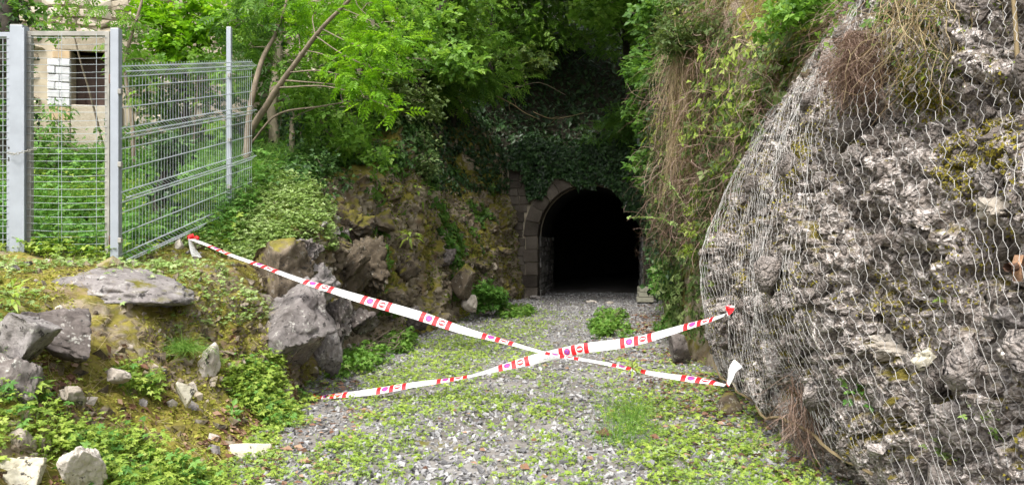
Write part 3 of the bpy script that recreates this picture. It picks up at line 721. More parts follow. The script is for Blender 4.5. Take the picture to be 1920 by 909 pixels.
# rocks of the left cliff and scattered stones on the slope (parts of the bank)
bank = bpy.data.objects['left_bank']
CL = [(645, 515, 11.15, 80, 110, 'brownrock', (.2, .6, .3)), (700, 500, 11.75, 75, 95, 'brownrock', (.1, -.6, .2)), (615, 470, 10.7, 70, 60, 'brownrock', (.1, .5, .2)), (590, 540, 9.5, 70, 90, 'boulder', (.1, .3, .2)), (630, 600, 9.8, 60, 80, 'darkrock', (.1, .3, .2)), (650, 420, 12.1, 80, 70, 'brownrock', (.1, .7, .2)), (475, 590, 8.35, 50, 70, 'brownrock', (.1, .2, .1)),
      (565, 475, 9.5, 60, 60, 'darkrock', (.2, .4, .1)), (740, 560, 12.3, 50, 40, 'brownrock', (.2, .4, .1)), (680, 605, 10.7, 50, 45, 'darkrock', (.2, .4, .1)), (905, 500, 17.2, 26, 18, 'brownrock', (.2, .4, .1)), (835, 480, 15.6, 30, 34, 'darkrock', (.2, .4, .1)), (780, 595, 13.5, 44, 40, 'darkrock', (.2, .2, .1)), (945, 470, 19.3, 22, 16, 'brownrock', (.2, .4, .1)), (720, 420, 13.1, 44, 50, 'brownrock', (.2, .5, .1)), (770, 500, 13.7, 36, 44, 'brownrock', (.2, .5, .1))]
for k, (u, v, d, w, h, m, rot) in enumerate(CL): stone_at('stone', u, v, d, w, h, M[m], 600 + k, .42, rot, parent=bank, cuts=8, rough=.3)
sm = [rock_mesh('stone', (1, .8, .6), 700 + k, M['paleslab'] if k % 2 else M['boulder'], 1, .12, 5) for k in range(6)]
pp, nn = gsample(LG, 170, lambda c, n: (c[..., 1] > 3.4) & (c[..., 1] < 13) & (c[..., 0] > -4.5) & inview(c, .2) & (c[..., 2] < 2.4))
for p, q in zip(pp, nn):
    o = link('stone', sm[R.randint(6)], bank); s = np.exp(R.normal(-2.65, .4)) * np.interp(p[1], [4, 9], [.9, 1.3]); o.location = p; o.scale = (s, s, s); o.rotation_euler = R.uniform(0, 6.3, 3)
a = Acc(); pp, nn = gsample(LG, 6500, lambda c, n: ((c[..., 1] > 3) & (c[..., 1] < 24) & (c[..., 0] > -4.5) & (c[..., 2] < 3.3)) * (.35 + (abs(n[..., 2]) < .6)))
for k, (v, t) in enumerate(HV):
    m = np.arange(len(pp)) % 6 == k; a.scat(v, t, pp[m], rv(m.sum()), rv(m.sum()), np.exp(R.normal(-3.55, .4, m.sum())))
o = a.obj('small_stones', M['brownrock'], bank); o['kind'] = 'stuff'

#@@NEXT

# ------------------------------------------------------------------ the gate
def bar(parent, name, p, q, w, mat, h=None, bev=.003):         # rectangular bar from p to q
    p, q = np.asarray(p, float), np.asarray(q, float); d = q - p; L = np.linalg.norm(d); d = d / L
    ref = np.array([0, 1., 0]) if abs(d[2]) > .7 else UP
    x = nrm(np.cross(d, ref)); y = np.cross(x, d); Rm = np.stack([x, d, y], 1)
    return part_box(name, (p + q) / 2, (w, L, h or w), mat, parent, Rm, bev)
def wire(parent, name, pts, r, mat, k=5):
    a = Acc(); V, Q = tube_vf(pts, r, k); a.add(V, Q); return a.obj(name, mat, parent)
def U(u, d): return (u - CU) / F * d
def Zv(v, d): return EYE - (v - CV) / F * d
GD = 7.75
gate = empty('mesh_gate', (U(130, GD), GD, 1.36)); tag(gate, 'galvanised steel gate leaf of close horizontal wires between the grey posts at the left', 'gate')
x0, x1, zt_, zb_ = U(56, GD), U(203, GD), Zv(64, GD), Zv(494, GD)
bar(gate, 'stile', (x0, GD, zb_), (x0, GD, zt_), .05, M['galvdark'], .05); bar(gate, 'stile', (x1, GD, zb_ - .05), (x1, GD, zt_ + .02), .045, M['galvdark'], .05)
bar(gate, 'rail', (x0 - .02, GD, zt_), (x1, GD, zt_), .045, M['galvdark'], .045); bar(gate, 'rail', (x0, GD, zb_), (x1, GD, zb_), .045, M['galvdark'], .045)
nw = 33
for k in range(nw):
    z = zb_ + .06 + (zt_ - zb_ - .1) * k / (nw - 1); w = R.uniform(-.012, .012)
    wire(gate, 'horizontal_wire', smooth_path([(x0 - .015, GD - .03, z), ((x0 + x1) / 2, GD - .03, z - .006 + w), (x1, GD - .03, z + w * .4)], 6), .0024, M['wire'])
for u in (112, 118, 183): wire(gate, 'vertical_wire', [(U(u, GD), GD - .022, zb_), (U(u, GD), GD - .022, (zb_ + zt_) / 2), (U(u, GD), GD - .022, zt_)], .0026 if u > 112 else .0017, M['wire'])
for z in (1.62, 3.2): part_box('hinge', (x1 + .045, GD - .01, z), (.05, .05, .09), M['rust'], gate, None, .006)
# left leaf, cut by the picture edge
lg = empty('mesh_gate', (U(-60, GD), GD, 1.36)); tag(lg, 'galvanised gate leaf at the very left edge of the picture, mostly out of frame', 'gate')
xl, xr = U(-135, GD), U(19.5, GD)
bar(lg, 'stile', (xr, GD, Zv(490, GD)), (xr, GD, Zv(62, GD)), .045, M['galv'], .05); bar(lg, 'stile', (xl, GD, Zv(490, GD)), (xl, GD, Zv(62, GD)), .045, M['galv'], .05)
bar(lg, 'rail', (xl, GD, Zv(66, GD)), (xr, GD, Zv(66, GD)), .045, M['galv'], .045); bar(lg, 'rail', (xl, GD, Zv(486, GD)), (xr, GD, Zv(486, GD)), .045, M['galv'], .045)
for k in range(nw):
    z = Zv(486, GD) + .06 + (Zv(66, GD) - Zv(486, GD) - .1) * k / (nw - 1); wire(lg, 'horizontal_wire', [(xl, GD - .028, z), ((xl + xr) / 2, GD - .028, z + R.uniform(-.01, .01)), (xr, GD - .028, z)], .0024, M['wire'])
for u in (8, -60, -100): wire(lg, 'vertical_wire', [(U(u, GD), GD - .02, 1.42), (U(u, GD), GD - .02, 2.4), (U(u, GD), GD - .02, 3.6)], .0034, M['wire'])
part_box('keyhole', (xr, GD - .0265, Zv(299, GD)), (.012, .004, .035), M['barkdark'], lg); part_box('bolt_hole', (xr, GD - .0265, Zv(278, GD)), (.016, .004, .016), M['barkdark'], lg)
def post(u, d, vt, vb, w, dp, lab, capw=0.0):
    o = empty('fence_post', (U(u, d), d, Zv(vb, d) - .12)); tag(o, lab, 'post', 'grey steel posts of the fence')
    part_box('body', (U(u, d), d, (Zv(vt, d) + Zv(vb, d) - .12) / 2), (w, dp, Zv(vt, d) - Zv(vb, d) + .12), M['galv'], o, None, .006)
    part_box('cap', (U(u, d), d, Zv(vt, d) + .004), (w - .008, dp - .008, .008), M['galvdark'], o)
    return o
gp = post(37, 7.72, 50, 487, .125, .12, 'broad grey steel gate post at the far left with a chain round it')
bar(gp, 'stop_flat', (U(37, 7.65) + .03, 7.652, 1.45), (U(37, 7.65) + .03, 7.652, 3.68), .03, M['galv'], .012)
p2 = post(218, 7.62, 55, 506, .082, .08, 'grey steel post between the gate leaf and the mesh fence panel')
for z in (3.05, 2.35, 1.62): part_box('clamp', (U(218, 7.62) + .05, 7.6, z), (.035, .05, .05), M['galvdark'], p2, None, .006)
p3 = post(430, 10.07, 52, 398, .06, .06, 'slim grey steel post carrying the far end of the mesh fence panel')
for z in (3.72, 2.9, 2.3): part_box('clamp', (U(430, 10.07) + .02, 10.02, z), (.04, .05, .05), M['galvdark'], p3, None, .006)
ch = empty('chain', (U(38, 7.6), 7.62, Zv(288, 7.62))); tag(ch, 'steel chain looped round the broad gate post to hold the gate shut', 'chain')
cpth = smooth_path([(U(14, 7.6), 7.62, Zv(287, 7.62)), (U(26, 7.6), 7.6, Zv(289, 7.6)), (U(40, 7.6), 7.6, Zv(286, 7.6)), (U(52, 7.6), 7.6, Zv(283, 7.6)), (U(63, 7.6), 7.62, Zv(279, 7.6))], 11)
t = np.linspace(0, 2 * math.pi, 13)[:-1]
for k in range(11):
    c = cpth[k]; e = np.stack([np.cos(t) * .017, np.sin(t) * .010 * (k % 2), np.sin(t) * .010 * (1 - k % 2)], -1)
    V, Q = tube_vf(np.concatenate([e, e[:1]]), .0038, 5); a = Acc(); a.add(V + c, Q); a.obj('link', M['galvdark'], ch)

# welded mesh panel climbing the slope
pn = empty('wire_fence', (-3.8, 7.65, 1.4)); tag(pn, 'galvanised welded wire fence panel with folded V beams running up the slope', 'fence panel')
A0, A1 = np.array([-3.79, 7.62, 0]), np.array([-3.515, 10.66, 0]); SL = .243
def pt(s, h, off=0.0):                        # s metres along the panel, h metres below its top edge
    L = np.linalg.norm(A1 - A0); q = A0 + (A1 - A0) * s / L; nn_ = np.array([.995, -.09, 0])
    return q + nn_ * off + UP * (3.30 + SL * s - h)
LP = 3.05
vb = [0.0, .60, 1.22, 1.82]; rows = [.20, .40, .80, 1.0, 1.42, 1.62]
for h in rows: wire(pn, 'horizontal_wire', [pt(s, h) for s in np.linspace(0, LP, 6)], .0058, M['panelwire'])
for h in vb:
    for dh, of in ((0, 0), (.10, 0), (.05, .045)): wire(pn, 'horizontal_wire', [pt(s, h + dh, of * 1.4) for s in np.linspace(0, LP, 6)], .0068, M['panelwire'])
for s in np.arange(.03, LP, .06):
    pts = [pt(s, -.03)]
    for h in vb: pts += [pt(s, h), pt(s, h + .05, .063), pt(s, h + .10)]
    pts.append(pt(s, 1.95)); wire(pn, 'vertical_wire', pts, .0017, M['panelwire'], 4)

# ------------------------------------------------------------------ house behind the fence
hb = P(240, 300, 14.2); HAX = nrm(np.array([1., .28, 0])); HAY = np.array([-HAX[1], HAX[0], 0])
def hp(a_, z, b=0.0): return np.array([-7.7, 14.1, 0]) + HAX * a_ + HAY * b + UP * z
house = empty('stone_house', hp(0, 2.6)); tag(house, 'old rubble stone house with a rusty doorway behind the gate and trees', 'house')
def hbox(name, a0, a1, z0, z1, b0, b1, mat, bev=0): return stone_block(name, [hp(x, z, b) for x in (a0, a1) for b in (b0, b1) for z in (z0, z1)], mat, house, .0)
D0, D1, DZ0, DZ1 = -.18, .66, 3.3, 5.02       # doorway
hbox('wall', -3.5, D0, 2, 10, .05, .6, M['mortar']); hbox('wall', D1, 5.2, 2, 10, .05, .6, M['mortar']); hbox('wall', D0, D1, DZ1, 10, .05, .6, M['mortar'])
hbox('sill', D0, D1, 2, 4.06, .0, .5, M['house']); hbox('door', D0, D1, 4.06, DZ1 - .02, .4, .5, M['rustdoor'])
for k in range(5): hbox('plank', D0 + .84 * k / 5 + .012, D0 + .84 * (k + 1) / 5 - .012, 4.07, 4.62, .375, .398, M['rustdoor'])
hbox('lintel', D0 - .25, D1 + .3, DZ1, DZ1 + .26, -.02, .4, M['house'])
[hbox('whitewashed_stone', D0 - .36 + e0, D0 - .36 + e1, 4.02 + k * .14 + .006, 4.02 + (k + 1) * .14 - .004, -.02 - R.uniform(0, .02), .38, M['whitewash']) for k in range(6) for e0, e1 in (((0, .2), (.205, .36)) if k % 2 else ((0, .12), (.125, .36)))]; hbox('jamb_stone', D0 - .28, D0, 4.86, DZ1, -.02, .38, M['ochre']); hbox('jamb_stone', D0 - .33, D0, 3.75, 4.01, -.02, .38, M['ochre']); hbox('jamb_stone', D0 - .25, D0, 3.3, 3.74, -.02, .38, M['house'])
hs_ = [hull_mesh('wall_stone', boxy(14, .25), M['house']) for _ in range(7)]
z = 3.0; cnt = 0
while z < 7.6:
    h = R.uniform(.13, .21); x = -2.6
    while x < 4.6:
        w = R.uniform(.16, .36); c = x + w / 2; zc = z + h / 2
        if not (D0 - .36 - w / 2 < c < D1 + .1 + w / 2 and zc < DZ1 + .3) and (x < 1.6 or R.rand() < .6) and cnt < 420:
            cnt += 1; q = hp(c, zc, .04); o = link('wall_stone', hs_[R.randint(7)], house, q - np.array(house.location)); o.scale = (w * .58, .07, h * .59); o.rotation_euler = (R.uniform(-.1, .1), R.uniform(-.12, .12), math.atan2(HAX[1], HAX[0]))
        x += w
    z += h

# ------------------------------------------------------------------ barrier tape
m, nt, b = new_mat('tape'); uvn = nt.nodes.new('ShaderNodeUVMap'); uvn.uv_map = 'uv'; sp = nt.nodes.new('ShaderNodeSeparateXYZ'); nt.links.new(uvn.outputs[0], sp.inputs[0])
tu, tv = X(sp.outputs[0]), X(sp.outputs[1]); s_ = X.op('FRACT', tu * (1 / .635))
red = (s_ - .05).abs() < .036
for c in (.264, .475): red = red.max((s_ - c).abs() < .036)
def disc(c, r):
    dx = (s_ - c) * .635; dy = (tv - .5) * .1; return X.op('SQRT', dx * dx + dy * dy) < r
noe = disc(.37, .034); barw = X.op('MULTIPLY', ((s_ - .37).abs() * .635) < .024, ((tv - .5).abs() * .1) < .008)
npk = disc(.157, .034); inner = disc(.157, .024); slash = ((((s_ - .157) * .635) - (tv - .5) * .1).abs() < .006)
vec = nt.nodes.new('ShaderNodeCombineXYZ'); nt.links.new(X.op('FLOOR', tu * 95).k, vec.inputs[0]); nt.links.new(X.op('FLOOR', tv * 9).k, vec.inputs[1])
wnz = nt.nodes.new('ShaderNodeTexWhiteNoise'); wnz.noise_dimensions = '2D'; nt.links.new(vec.outputs[0], wnz.inputs['Vector'])
row = X.op('MAXIMUM', ((tv - .68).abs() < .11), ((tv - .33).abs() < .11)); txt = X.op('MULTIPLY', X.op('MULTIPLY', (s_ - .75).abs() < .19, row), X(wnz.outputs[0]) > .5)
col = mixc(txt * .42, (.76, .76, .75), (.25, .27, .30)); col = mixc(red, col, (.74, .012, .02)); col = mixc(noe, col, (.70, .02, .03)); col = mixc(barw, col, (.85, .85, .85))
col = mixc(npk, col, (.62, .03, .12)); col = mixc(inner, col, (.20, .06, .42)); col = mixc(X.op('MULTIPLY', slash, inner), col, (.62, .05, .2))
mp = nt.nodes.new('ShaderNodeMapping'); mp.inputs['Scale'].default_value = (9, 1.2, 1); nt.links.new(uvn.outputs[0], mp.inputs[0]); bump(b, noise(2.2, 5, mp.outputs[0], .7), .9, .012); col = mixc(smooth01(noise(5, 5, mp.outputs[0], .7), .55, .75) * .3, col, (.42, .39, .34))
nt.links.new(col, b.inputs['Base Color']); b.inputs['Roughness'].default_value = .38
tl = nt.nodes.new('ShaderNodeBsdfTranslucent'); nt.links.new(col, tl.inputs[0]); mx = nt.nodes.new('ShaderNodeMixShader'); mx.inputs[0].default_value = .22
nt.links.new(b.outputs[0], mx.inputs[1]); nt.links.new(tl.outputs[0], mx.inputs[2]); nt.links.new(mx.outputs[0], nt.nodes['Material Output'].inputs[0]); M['tape'] = m
def ribbon(parent, name, keys, u0, wid=.1, n=160, flip=1):    # keys: world point, turn of the tape about its own line (0 = face on)
    t = np.array([k[0] for k in keys]); ang = np.array([k[1] for k in keys]); L = np.concatenate([[0], np.cumsum(np.linalg.norm(np.diff(t, axis=0), axis=1))])
    q = np.linspace(0, L[-1], n); C = herm(L, t, q); A = np.interp(q, L, ang); C[:, 2] += .004 * np.sin(q * 7)
    d = nrm(np.gradient(C, axis=0)); vw = nrm(C - np.array([0, 0, EYE])); up = nrm(np.cross(vw, d)); up = up * np.sign(up[:, 2:3]); bk = nrm(np.cross(d, up)); bk = bk * np.sign(bk[:, 1:2])
    ks = np.linspace(-.5, .5, 6); A = A[:, None] + (ks * .5)[None]   # the film is slightly curled across its width
    off = wid * ks[None, :, None] * (np.cos(A)[..., None] * up[:, None] + np.sin(A)[..., None] * bk[:, None])
    V = C[:, None] + off; i, j = np.meshgrid(np.arange(n - 1), np.arange(5), indexing='ij'); Q = np.stack([i * 6 + j, (i + 1) * 6 + j, (i + 1) * 6 + j + 1, i * 6 + j + 1], -1).reshape(-1, 4)
    uvv = np.stack([np.repeat((q + u0)[:, None], 6, 1), np.repeat((ks + .5)[None], n, 0)], -1).reshape(-1, 2)
    V = V.reshape(-1, 3) - np.array(parent.location)
    me = mesh(name, V, Q, M['tape'], uv=uvv[Q.ravel()], smooth=True); return link(name, me, parent)
def tang(wpx, d): return math.acos(min(1, wpx / (.1 * F / d)))
T1 = [(358, 446, 8.6, 5, 1), (420, 470, 8.3, 5, 1), (480, 493, 8.1, 6.5, 1), (560, 521, 7.95, 9, 1), (650, 551, 7.85, 14, 1), (720, 571, 7.75, 17.5, 1), (800, 596, 7.65, 18, 1), (860, 614, 7.6, 15, 1), (930, 634, 7.55, 9, 1), (1020, 658, 7.45, 5, 1), (1100, 673, 7.4, 5, 1), (1200, 692, 7.25, 7, 1), (1290, 708, 7.1, 12, 1), (1330, 714, 7.0, 9, 1), (1362, 720, 6.9, 4, 1)]
T2 = [(588, 745, 8.1, 7, 1), (650, 738, 8.05, 10, 1), (700, 731, 8.0, 12, 1), (760, 722, 7.95, 11, 1), (830, 711, 7.9, 8, 1), (880, 702, 7.88, 4.5, 1), (920, 693, 7.86, 9, 1), (960, 683, 7.84, 14, 1), (1020, 668, 7.8, 19, 1), (1080, 656, 7.65, 19.5, 1), (1150, 645, 7.5, 19, 1), (1200, 635, 7.4, 16, 1), (1280, 613, 7.2, 12, 1), (1330, 597, 7.05, 8, 1), (1362, 586, 6.9, 3, 1)]
def keys(T): return [(P(u, v, d), s * tang(w, d)) for u, v, d, w, s in T]
tp1 = empty('barrier_tape', P(358, 446, 8.6)); tag(tp1, 'red and white barrier tape falling from the fence panel down to the netting at right', 'barrier tape', 'barrier tapes crossed in front of the tunnel')
tp2 = empty('barrier_tape', P(588, 745, 8.1)); tag(tp2, 'red and white barrier tape rising from the gravel at left up to the netted rock', 'barrier tape', 'barrier tapes crossed in front of the tunnel')
ribbon(tp1, 'band', keys(T1), .28); ribbon(tp2, 'band', keys(T2), .60)
def knot(parent, p, s, seed):
    o = link('knot', rock_mesh('knot', (s, s, s * .9), seed, M['tapered'], 3, .6, 6), parent, np.asarray(p) - np.array(parent.location))
M['tapered'] = plain('red_tape', (.72, .015, .02), .4, 0, .1)
knot(tp1, P(358, 445, 8.6), .075, 900); knot(tp1, P(369, 446, 8.56), .05, 901); knot(tp2, P(590, 744, 8.08), .045, 902); knot(tp2, P(1366, 579, 6.87), .05, 903)
ribbon(tp1, 'tail', [(P(359, 449, 8.57), 1.2), (P(363, 465, 8.53), .9), (P(371, 484, 8.5), .4)], .40, n=24)
ribbon(tp1, 'tail', [(P(1362, 720, 6.88), 1.3), (P(1367, 706, 6.86), 1.0), (P(1372, 692, 6.86), .8), (P(1384, 680, 6.86), .3)], .95, n=24)
ribbon(tp2, 'tail', [(P(1362, 585, 6.87), 1.2), (P(1367, 579, 6.85), .9), (P(1368, 572, 6.85), .8)], .0, n=12)

# ------------------------------------------------------------------ trees
def tree(name, label, trunk, radii, clusters, mat, leafmat, cat='tree', group=None, T=(T_PIN, Q_PIN), size=.22, per=160, twigs=2, sag=.35, k=7, flat=.55, ivy=None):
    trunk = np.asarray(trunk, float); o = empty(name, trunk[0]); tag(o, label, cat, group)
    pth = smooth_path(trunk, max(10, 4 * len(trunk))); rr = np.interp(np.linspace(0, 1, len(pth)), np.linspace(0, 1, len(radii)), radii)
    pth[1:-1] += (fbm(pth[1:-1], 1.5, 2, 5)[:, None] - .5) * rr[1:-1, None] * 1.5
    a = Acc(); a.add(*tube_vf(pth, rr, k)); a.obj('trunk', mat, o, True)
    if len(clusters):
        br = Acc(); lf = Acc()
        for c, r in clusters:
            c = np.asarray(c, float); dd = np.linalg.norm(pth - c, axis=1) + np.maximum(0, pth[:, 2] - c[2] - .3) * .8; i = max(1, int(np.argmin(dd))); s = pth[i]
            mid = (s + c) / 2 + np.array([0, 0, .05 * np.linalg.norm(c - s)]) + R.normal(0, .06, 3) * np.linalg.norm(c - s)
            bp = smooth_path([s, mid, c], 8); r0 = min(rr[i] * .3, .004 + .006 * np.linalg.norm(c - s)); br.add(*tube_vf(bp, np.linspace(r0, .006, 8), 5))
            for q in range(twigs):
                e = c + rv(1)[0] * r * np.array([1, 1, flat]); br.add(*tube_vf(smooth_path([bp[5], (bp[5] + e) / 2 + [0, 0, .05], e], 5), np.linspace(.008, .003, 5), 4))
            n = max(6, int(per * r * r)); d = rv(n); rad_ = R.rand(n, 1) ** .45
            p = c + d * rad_ * r * np.array([1, 1, flat]); fw = nrm(d * np.array([1, 1, .3]) + R.normal(0, .5, (n, 3)) - [0, 0, sag]); up = nrm(UP + R.normal(0, .45, (n, 3)))
            lf.scat(T[0], T[1], p, fw, up, size * R.uniform(.65, 1.25, n), np.clip(.5 + .25 * R.normal(size=n), 0, 1))
        br.obj('branches', mat, o, True)['kind'] = 'stuff'
        lf.obj('crown', leafmat, o)['kind'] = 'stuff'
    if ivy:
        iv = Acc(); n = ivy; i = R.randint(0, len(pth), n); th = R.rand(n) * 6.28; out = np.stack([np.cos(th), np.sin(th), np.zeros(n)], -1)
        p = pth[i] + out * (rr[i][:, None] + R.rand(n, 1) * .12) + R.normal(0, .05, (n, 3)); iv.scat(T_IVY, Q_IVY, p, nrm(R.normal(0, .6, (n, 3)) - [0, 0, .8]), nrm(out + R.normal(0, .4, (n, 3))), R.uniform(.05, .09, n)); iv.obj('ivy_cover', M['ivy'], o)['kind'] = 'stuff'
    return o
def cl(lst): return [(P(u, v, d), r) for u, v, d, r in lst]
def scatcl(n, u0, u1, v0, v1, d0, d1, r0, r1): return [(P(R.uniform(u0, u1), R.uniform(v0, v1), R.uniform(d0, d1)), R.uniform(r0, r1)) for _ in range(n)]
def pts(l): return [P(*q) for q in l]

tree('leaning_tree', 'slender leaning tree with lime green leaves, its curved stem rising beside the fence end', pts([(458, 300, 11.6), (470, 250, 11.5), (505, 190, 11.3), (560, 110, 11.0), (610, 45, 10.7), (655, 0, 10.5), (720, -90, 10.2)]), [.055, .05, .042, .034, .028, .022, .012],
     cl([(545, 20, 11.6, .4), (640, 70, 11.2, .35), (700, 95, 10.1, .35), (745, 75, 10.1, .3), (600, 95, 11.4, .3), (670, 150, 10.1, .3), (705, 182, 10.0, .25), (748, 208, 9.9, .16), (650, -10, 11.0, .4), (725, 140, 10.0, .2), (600, 20, 11.3, .35), (690, 30, 10.4, .35), (640, 125, 10.6, .25), (585, 60, 11.4, .3)]), M['bark'], M['lime'], size=.21, per=480, twigs=1)
tree('forked_tree', 'thin forked sapling with bare grey stems just beyond the fence end', pts([(462, 300, 11.2), (466, 240, 11.2), (478, 160, 11.2), (492, 110, 11.3), (520, 60, 11.4), (545, -40, 11.5)]), [.05, .045, .04, .03, .02, .01],
     cl([(500, 20, 11.5, .5), (440, 40, 11.6, .4), (470, 90, 11.7, .3), (530, 130, 11.8, .3)]), M['bark'], M['green'], size=.26, per=240)
tree('pale_trunk_tree', 'straight pale trunked tree behind the leaning lime green tree', pts([(508, 320, 13.2), (516, 200, 13.2), (520, 100, 13.3), (528, 0, 13.4), (535, -120, 13.5)]), [.10, .085, .08, .075, .06],
     scatcl(30, 440, 740, -40, 230, 12.4, 14.5, .3, .6), M['barkpale'], M['fresh'], T=(T_H3, Q_H3), size=.11, per=520, ivy=160)
tree('brown_trunk_tree', 'tree with a thin straight brown trunk above the left cliff', pts([(676, 270, 15.2), (672, 180, 15.2), (668, 90, 15.3), (672, 0, 15.4), (670, -90, 15.5)]), [.075, .07, .065, .055, .05],
     scatcl(26, 590, 860, -40, 230, 14.4, 16.5, .4, .7), M['barkpale'], M['fresh'], T=(T_H3, Q_H3), size=.13, per=380)
tree('lime_crown_tree', 'small tree with a dense bright green crown behind the fence panel', pts([(352, 330, 12.4), (350, 220, 12.4), (345, 120, 12.4), (335, 60, 12.4)]), [.05, .045, .035, .02],
     cl([(335, 75, 12.2, .45), (300, 90, 12.3, .35), (375, 60, 12.2, .4), (340, 120, 12.2, .35), (310, 40, 12.3, .4), (390, 110, 12.3, .25), (410, 30, 12.4, .4), (290, 130, 12.5, .25), (360, 10, 12.4, .4), (280, 20, 12.4, .35), (400, 240, 12.0, .16)]), M['barkdark'], M['lime'], T=(T_H3, Q_H3), size=.13, per=700)
tree('ash_sapling', 'spindly green sapling growing between the gate and the stone house', pts([(252, 330, 11.0), (246, 220, 11.0), (236, 110, 11.1), (262, 20, 11.1), (280, -60, 11.2)]), [.035, .03, .026, .02, .012],
     cl([(255, 40, 11.0, .3), (215, 80, 11.0, .2), (250, 110, 11.0, .22), (205, 15, 11.2, .25), (265, 180, 11.0, .2), (150, -10, 11.3, .25)]), M['bark'], M['fresh'], size=.20, per=300)
tree('thick_tree', 'thick dark ivy clad trunk at the top left corner behind the gate', pts([(14, 330, 10.4), (18, 200, 10.4), (20, 80, 10.5), (26, 0, 10.5), (30, -80, 10.5)]), [.15, .14, .125, .12, .11],
     cl([(60, 20, 10.4, .3), (10, 130, 10.3, .35), (-40, 60, 10.4, .5), (90, 60, 10.3, .2), (-20, 220, 10.2, .5)]), M['barkdark'], M['green'], T=(T_H3, Q_H3), size=.10, per=400, ivy=900)
st = tree('ivy_stump', 'dead trunk stub crowned with ivy standing behind the fence panel', pts([(298, 445, 9.3), (303, 380, 9.3), (312, 320, 9.3), (318, 265, 9.3)]), [.085, .075, .07, .06], cl([(318, 280, 9.2, .2), (330, 262, 9.2, .16), (306, 300, 9.2, .15)]), M['barkdark'], M['ivylit'], cat='tree stump', T=(T_IVY, Q_IVY), size=.085, per=3600, ivy=420)
tree('broken_stem', 'short broken brown stem standing upright at the brow of the left cliff', pts([(543, 318, 12.2), (545, 262, 12.2), (546, 208, 12.2)]), [.05, .045, .04], [], M['barkpale'], None, cat='tree stump', ivy=120)
kinds = [('fresh', T_PIN, Q_PIN, .30, 120), ('olive', T_H3, Q_H3, .17, 230), ('fresh', T_H3, Q_H3, .17, 230)]
TR_ = [ # foot u, v, depth, top u, lean ; crown box u0,u1,v0,v1 ; depth range ; n clusters ; kind ; label
 (790, 150, 20, 770, (720, 900, -60, 130), (19, 21.5), 18, 2, 'leafy tree on the brow above the left buttress'),
 (920, 130, 25, 925, (840, 1010, -60, 110), (23.5, 26), 18, 0, 'tree with a dark ivy trunk at the top centre above the tunnel'),
 (948, 140, 27, 968, (930, 1090, -70, 120), (24, 27), 16, 1, 'slanting dark trunked tree right of the one at the top centre'),
 (1060, 160, 27, 1050, (1030, 1180, -80, 90), (23, 26), 16, 0, 'feathery leaved tree overhanging the dark hollow above the tunnel'),
 (1180, 190, 25, 1170, (1110, 1250, -90, 60), (20, 24), 18, 2, 'broad crowned tree at the top over the darkest part of the hollow'),
 (850, 210, 22, 842, (790, 930, 90, 200), (20.5, 22.5), 12, 0, 'low bushy tree with feathery leaves on the slope left of the hollow'),
 (610, 100, 21, 600, (560, 740, -60, 100), (19, 22), 14, 1, 'olive green tree far back behind the brown trunked tree'),
 (430, 120, 19, 440, (400, 560, -60, 110), (17, 20), 12, 2, 'tree filling the gap right of the stone house'),
]
for fu, fv, fd, tu_, (u0, u1, v0, v1), (d0, d1), nc_, kd, lab in TR_:
    mt, T_, Q_, sz, per = kinds[kd]
    tree('woodland_tree', lab, pts([(fu, fv + 30, fd), (fu, fv - 30, fd), ((fu + tu_) / 2, fv - 90, fd), (tu_, -60, fd)]), [.14, .12, .10, .06], scatcl(nc_, u0, u1, v0, v1, d0, d1, .6, 1.15), M['barkdark'], M[mt], group='trees on the slope above the cutting', T=(T_, Q_), size=sz, per=per, k=6)
for bx, by, bz, cr, fx, fz, lab in [(3.2, 23.5, 11.2, 2.6, 5.5, 8, 'tall tree added to shade the dark hollow, its unseen crown above the tunnel'), (6.6, 20, 10.6, 2.6, 8, 8, 'tall tree added on the right cliff top, its unseen crown shading the hollow'), (.6, 18.2, 9.6, 2.0, -3.5, 5.5, 'tree added on the left brow, its unseen crown shading the path before the tunnel'), (3.4, 17.0, 9.8, 2.0, 6.2, 8, 'tree added on the right cliff top, its unseen crown shading the path')]:  # crowns above the frame, added to darken the hollow and the far path
    tree('woodland_tree', lab, [(fx, by + 1.5, fz - 1.5), ((fx + bx) / 2, by + .8, (bz + fz) / 2), (bx, by, bz)], [.17, .13, .06], [(np.array([bx, by, bz]) + R.uniform(-1, 1, 3) * [cr, cr, .8], R.uniform(.8, 1.3)) for _ in range(22)], M['barkdark'], M['green'], group='trees on the slope above the cutting', T=(T_H3, Q_H3), size=.28, per=75, k=6)

# ------------------------------------------------------------------ ivy and undergrowth as masses
def cover(name, G, n, dens, T, size, mat, down=.8, lift=.10, up_mix=.3, sz=.35, jit=.5):
    a = Acc(); p, N = gsample(G, n, dens); N = np.where((np.einsum('ij,ij->i', N, np.array([0, 0, EYE]) - p) < 0)[:, None], -N, N)
    p = p + N * (R.rand(n, 1) ** 1.5) * lift; tg = nrm(np.cross(N, rv(n)))
    fw = nrm(tg + [0, 0, -down] + N * .25); up = nrm(N * (1 - up_mix) + UP * up_mix + R.normal(0, jit, (n, 3)) * .6)
    a.scat(T[0], T[1], p, fw, up, size * np.exp(R.normal(0, sz, n)))
    o = a.obj(name, M[mat]); o['kind'] = 'stuff'; return o
I_, H3_, H5_, PN_, D_, LN_ = (T_IVY, Q_IVY), (T_H3, Q_H3), (T_H5, Q_H5), (T_PIN, Q_PIN), (T_DIA, Q_DIA), (T_LAN, Q_LAN)
nzp = lambda c, fr, s, lo=.42, hi=.6: sst(lo, hi, fbm(c, fr, 3, s))
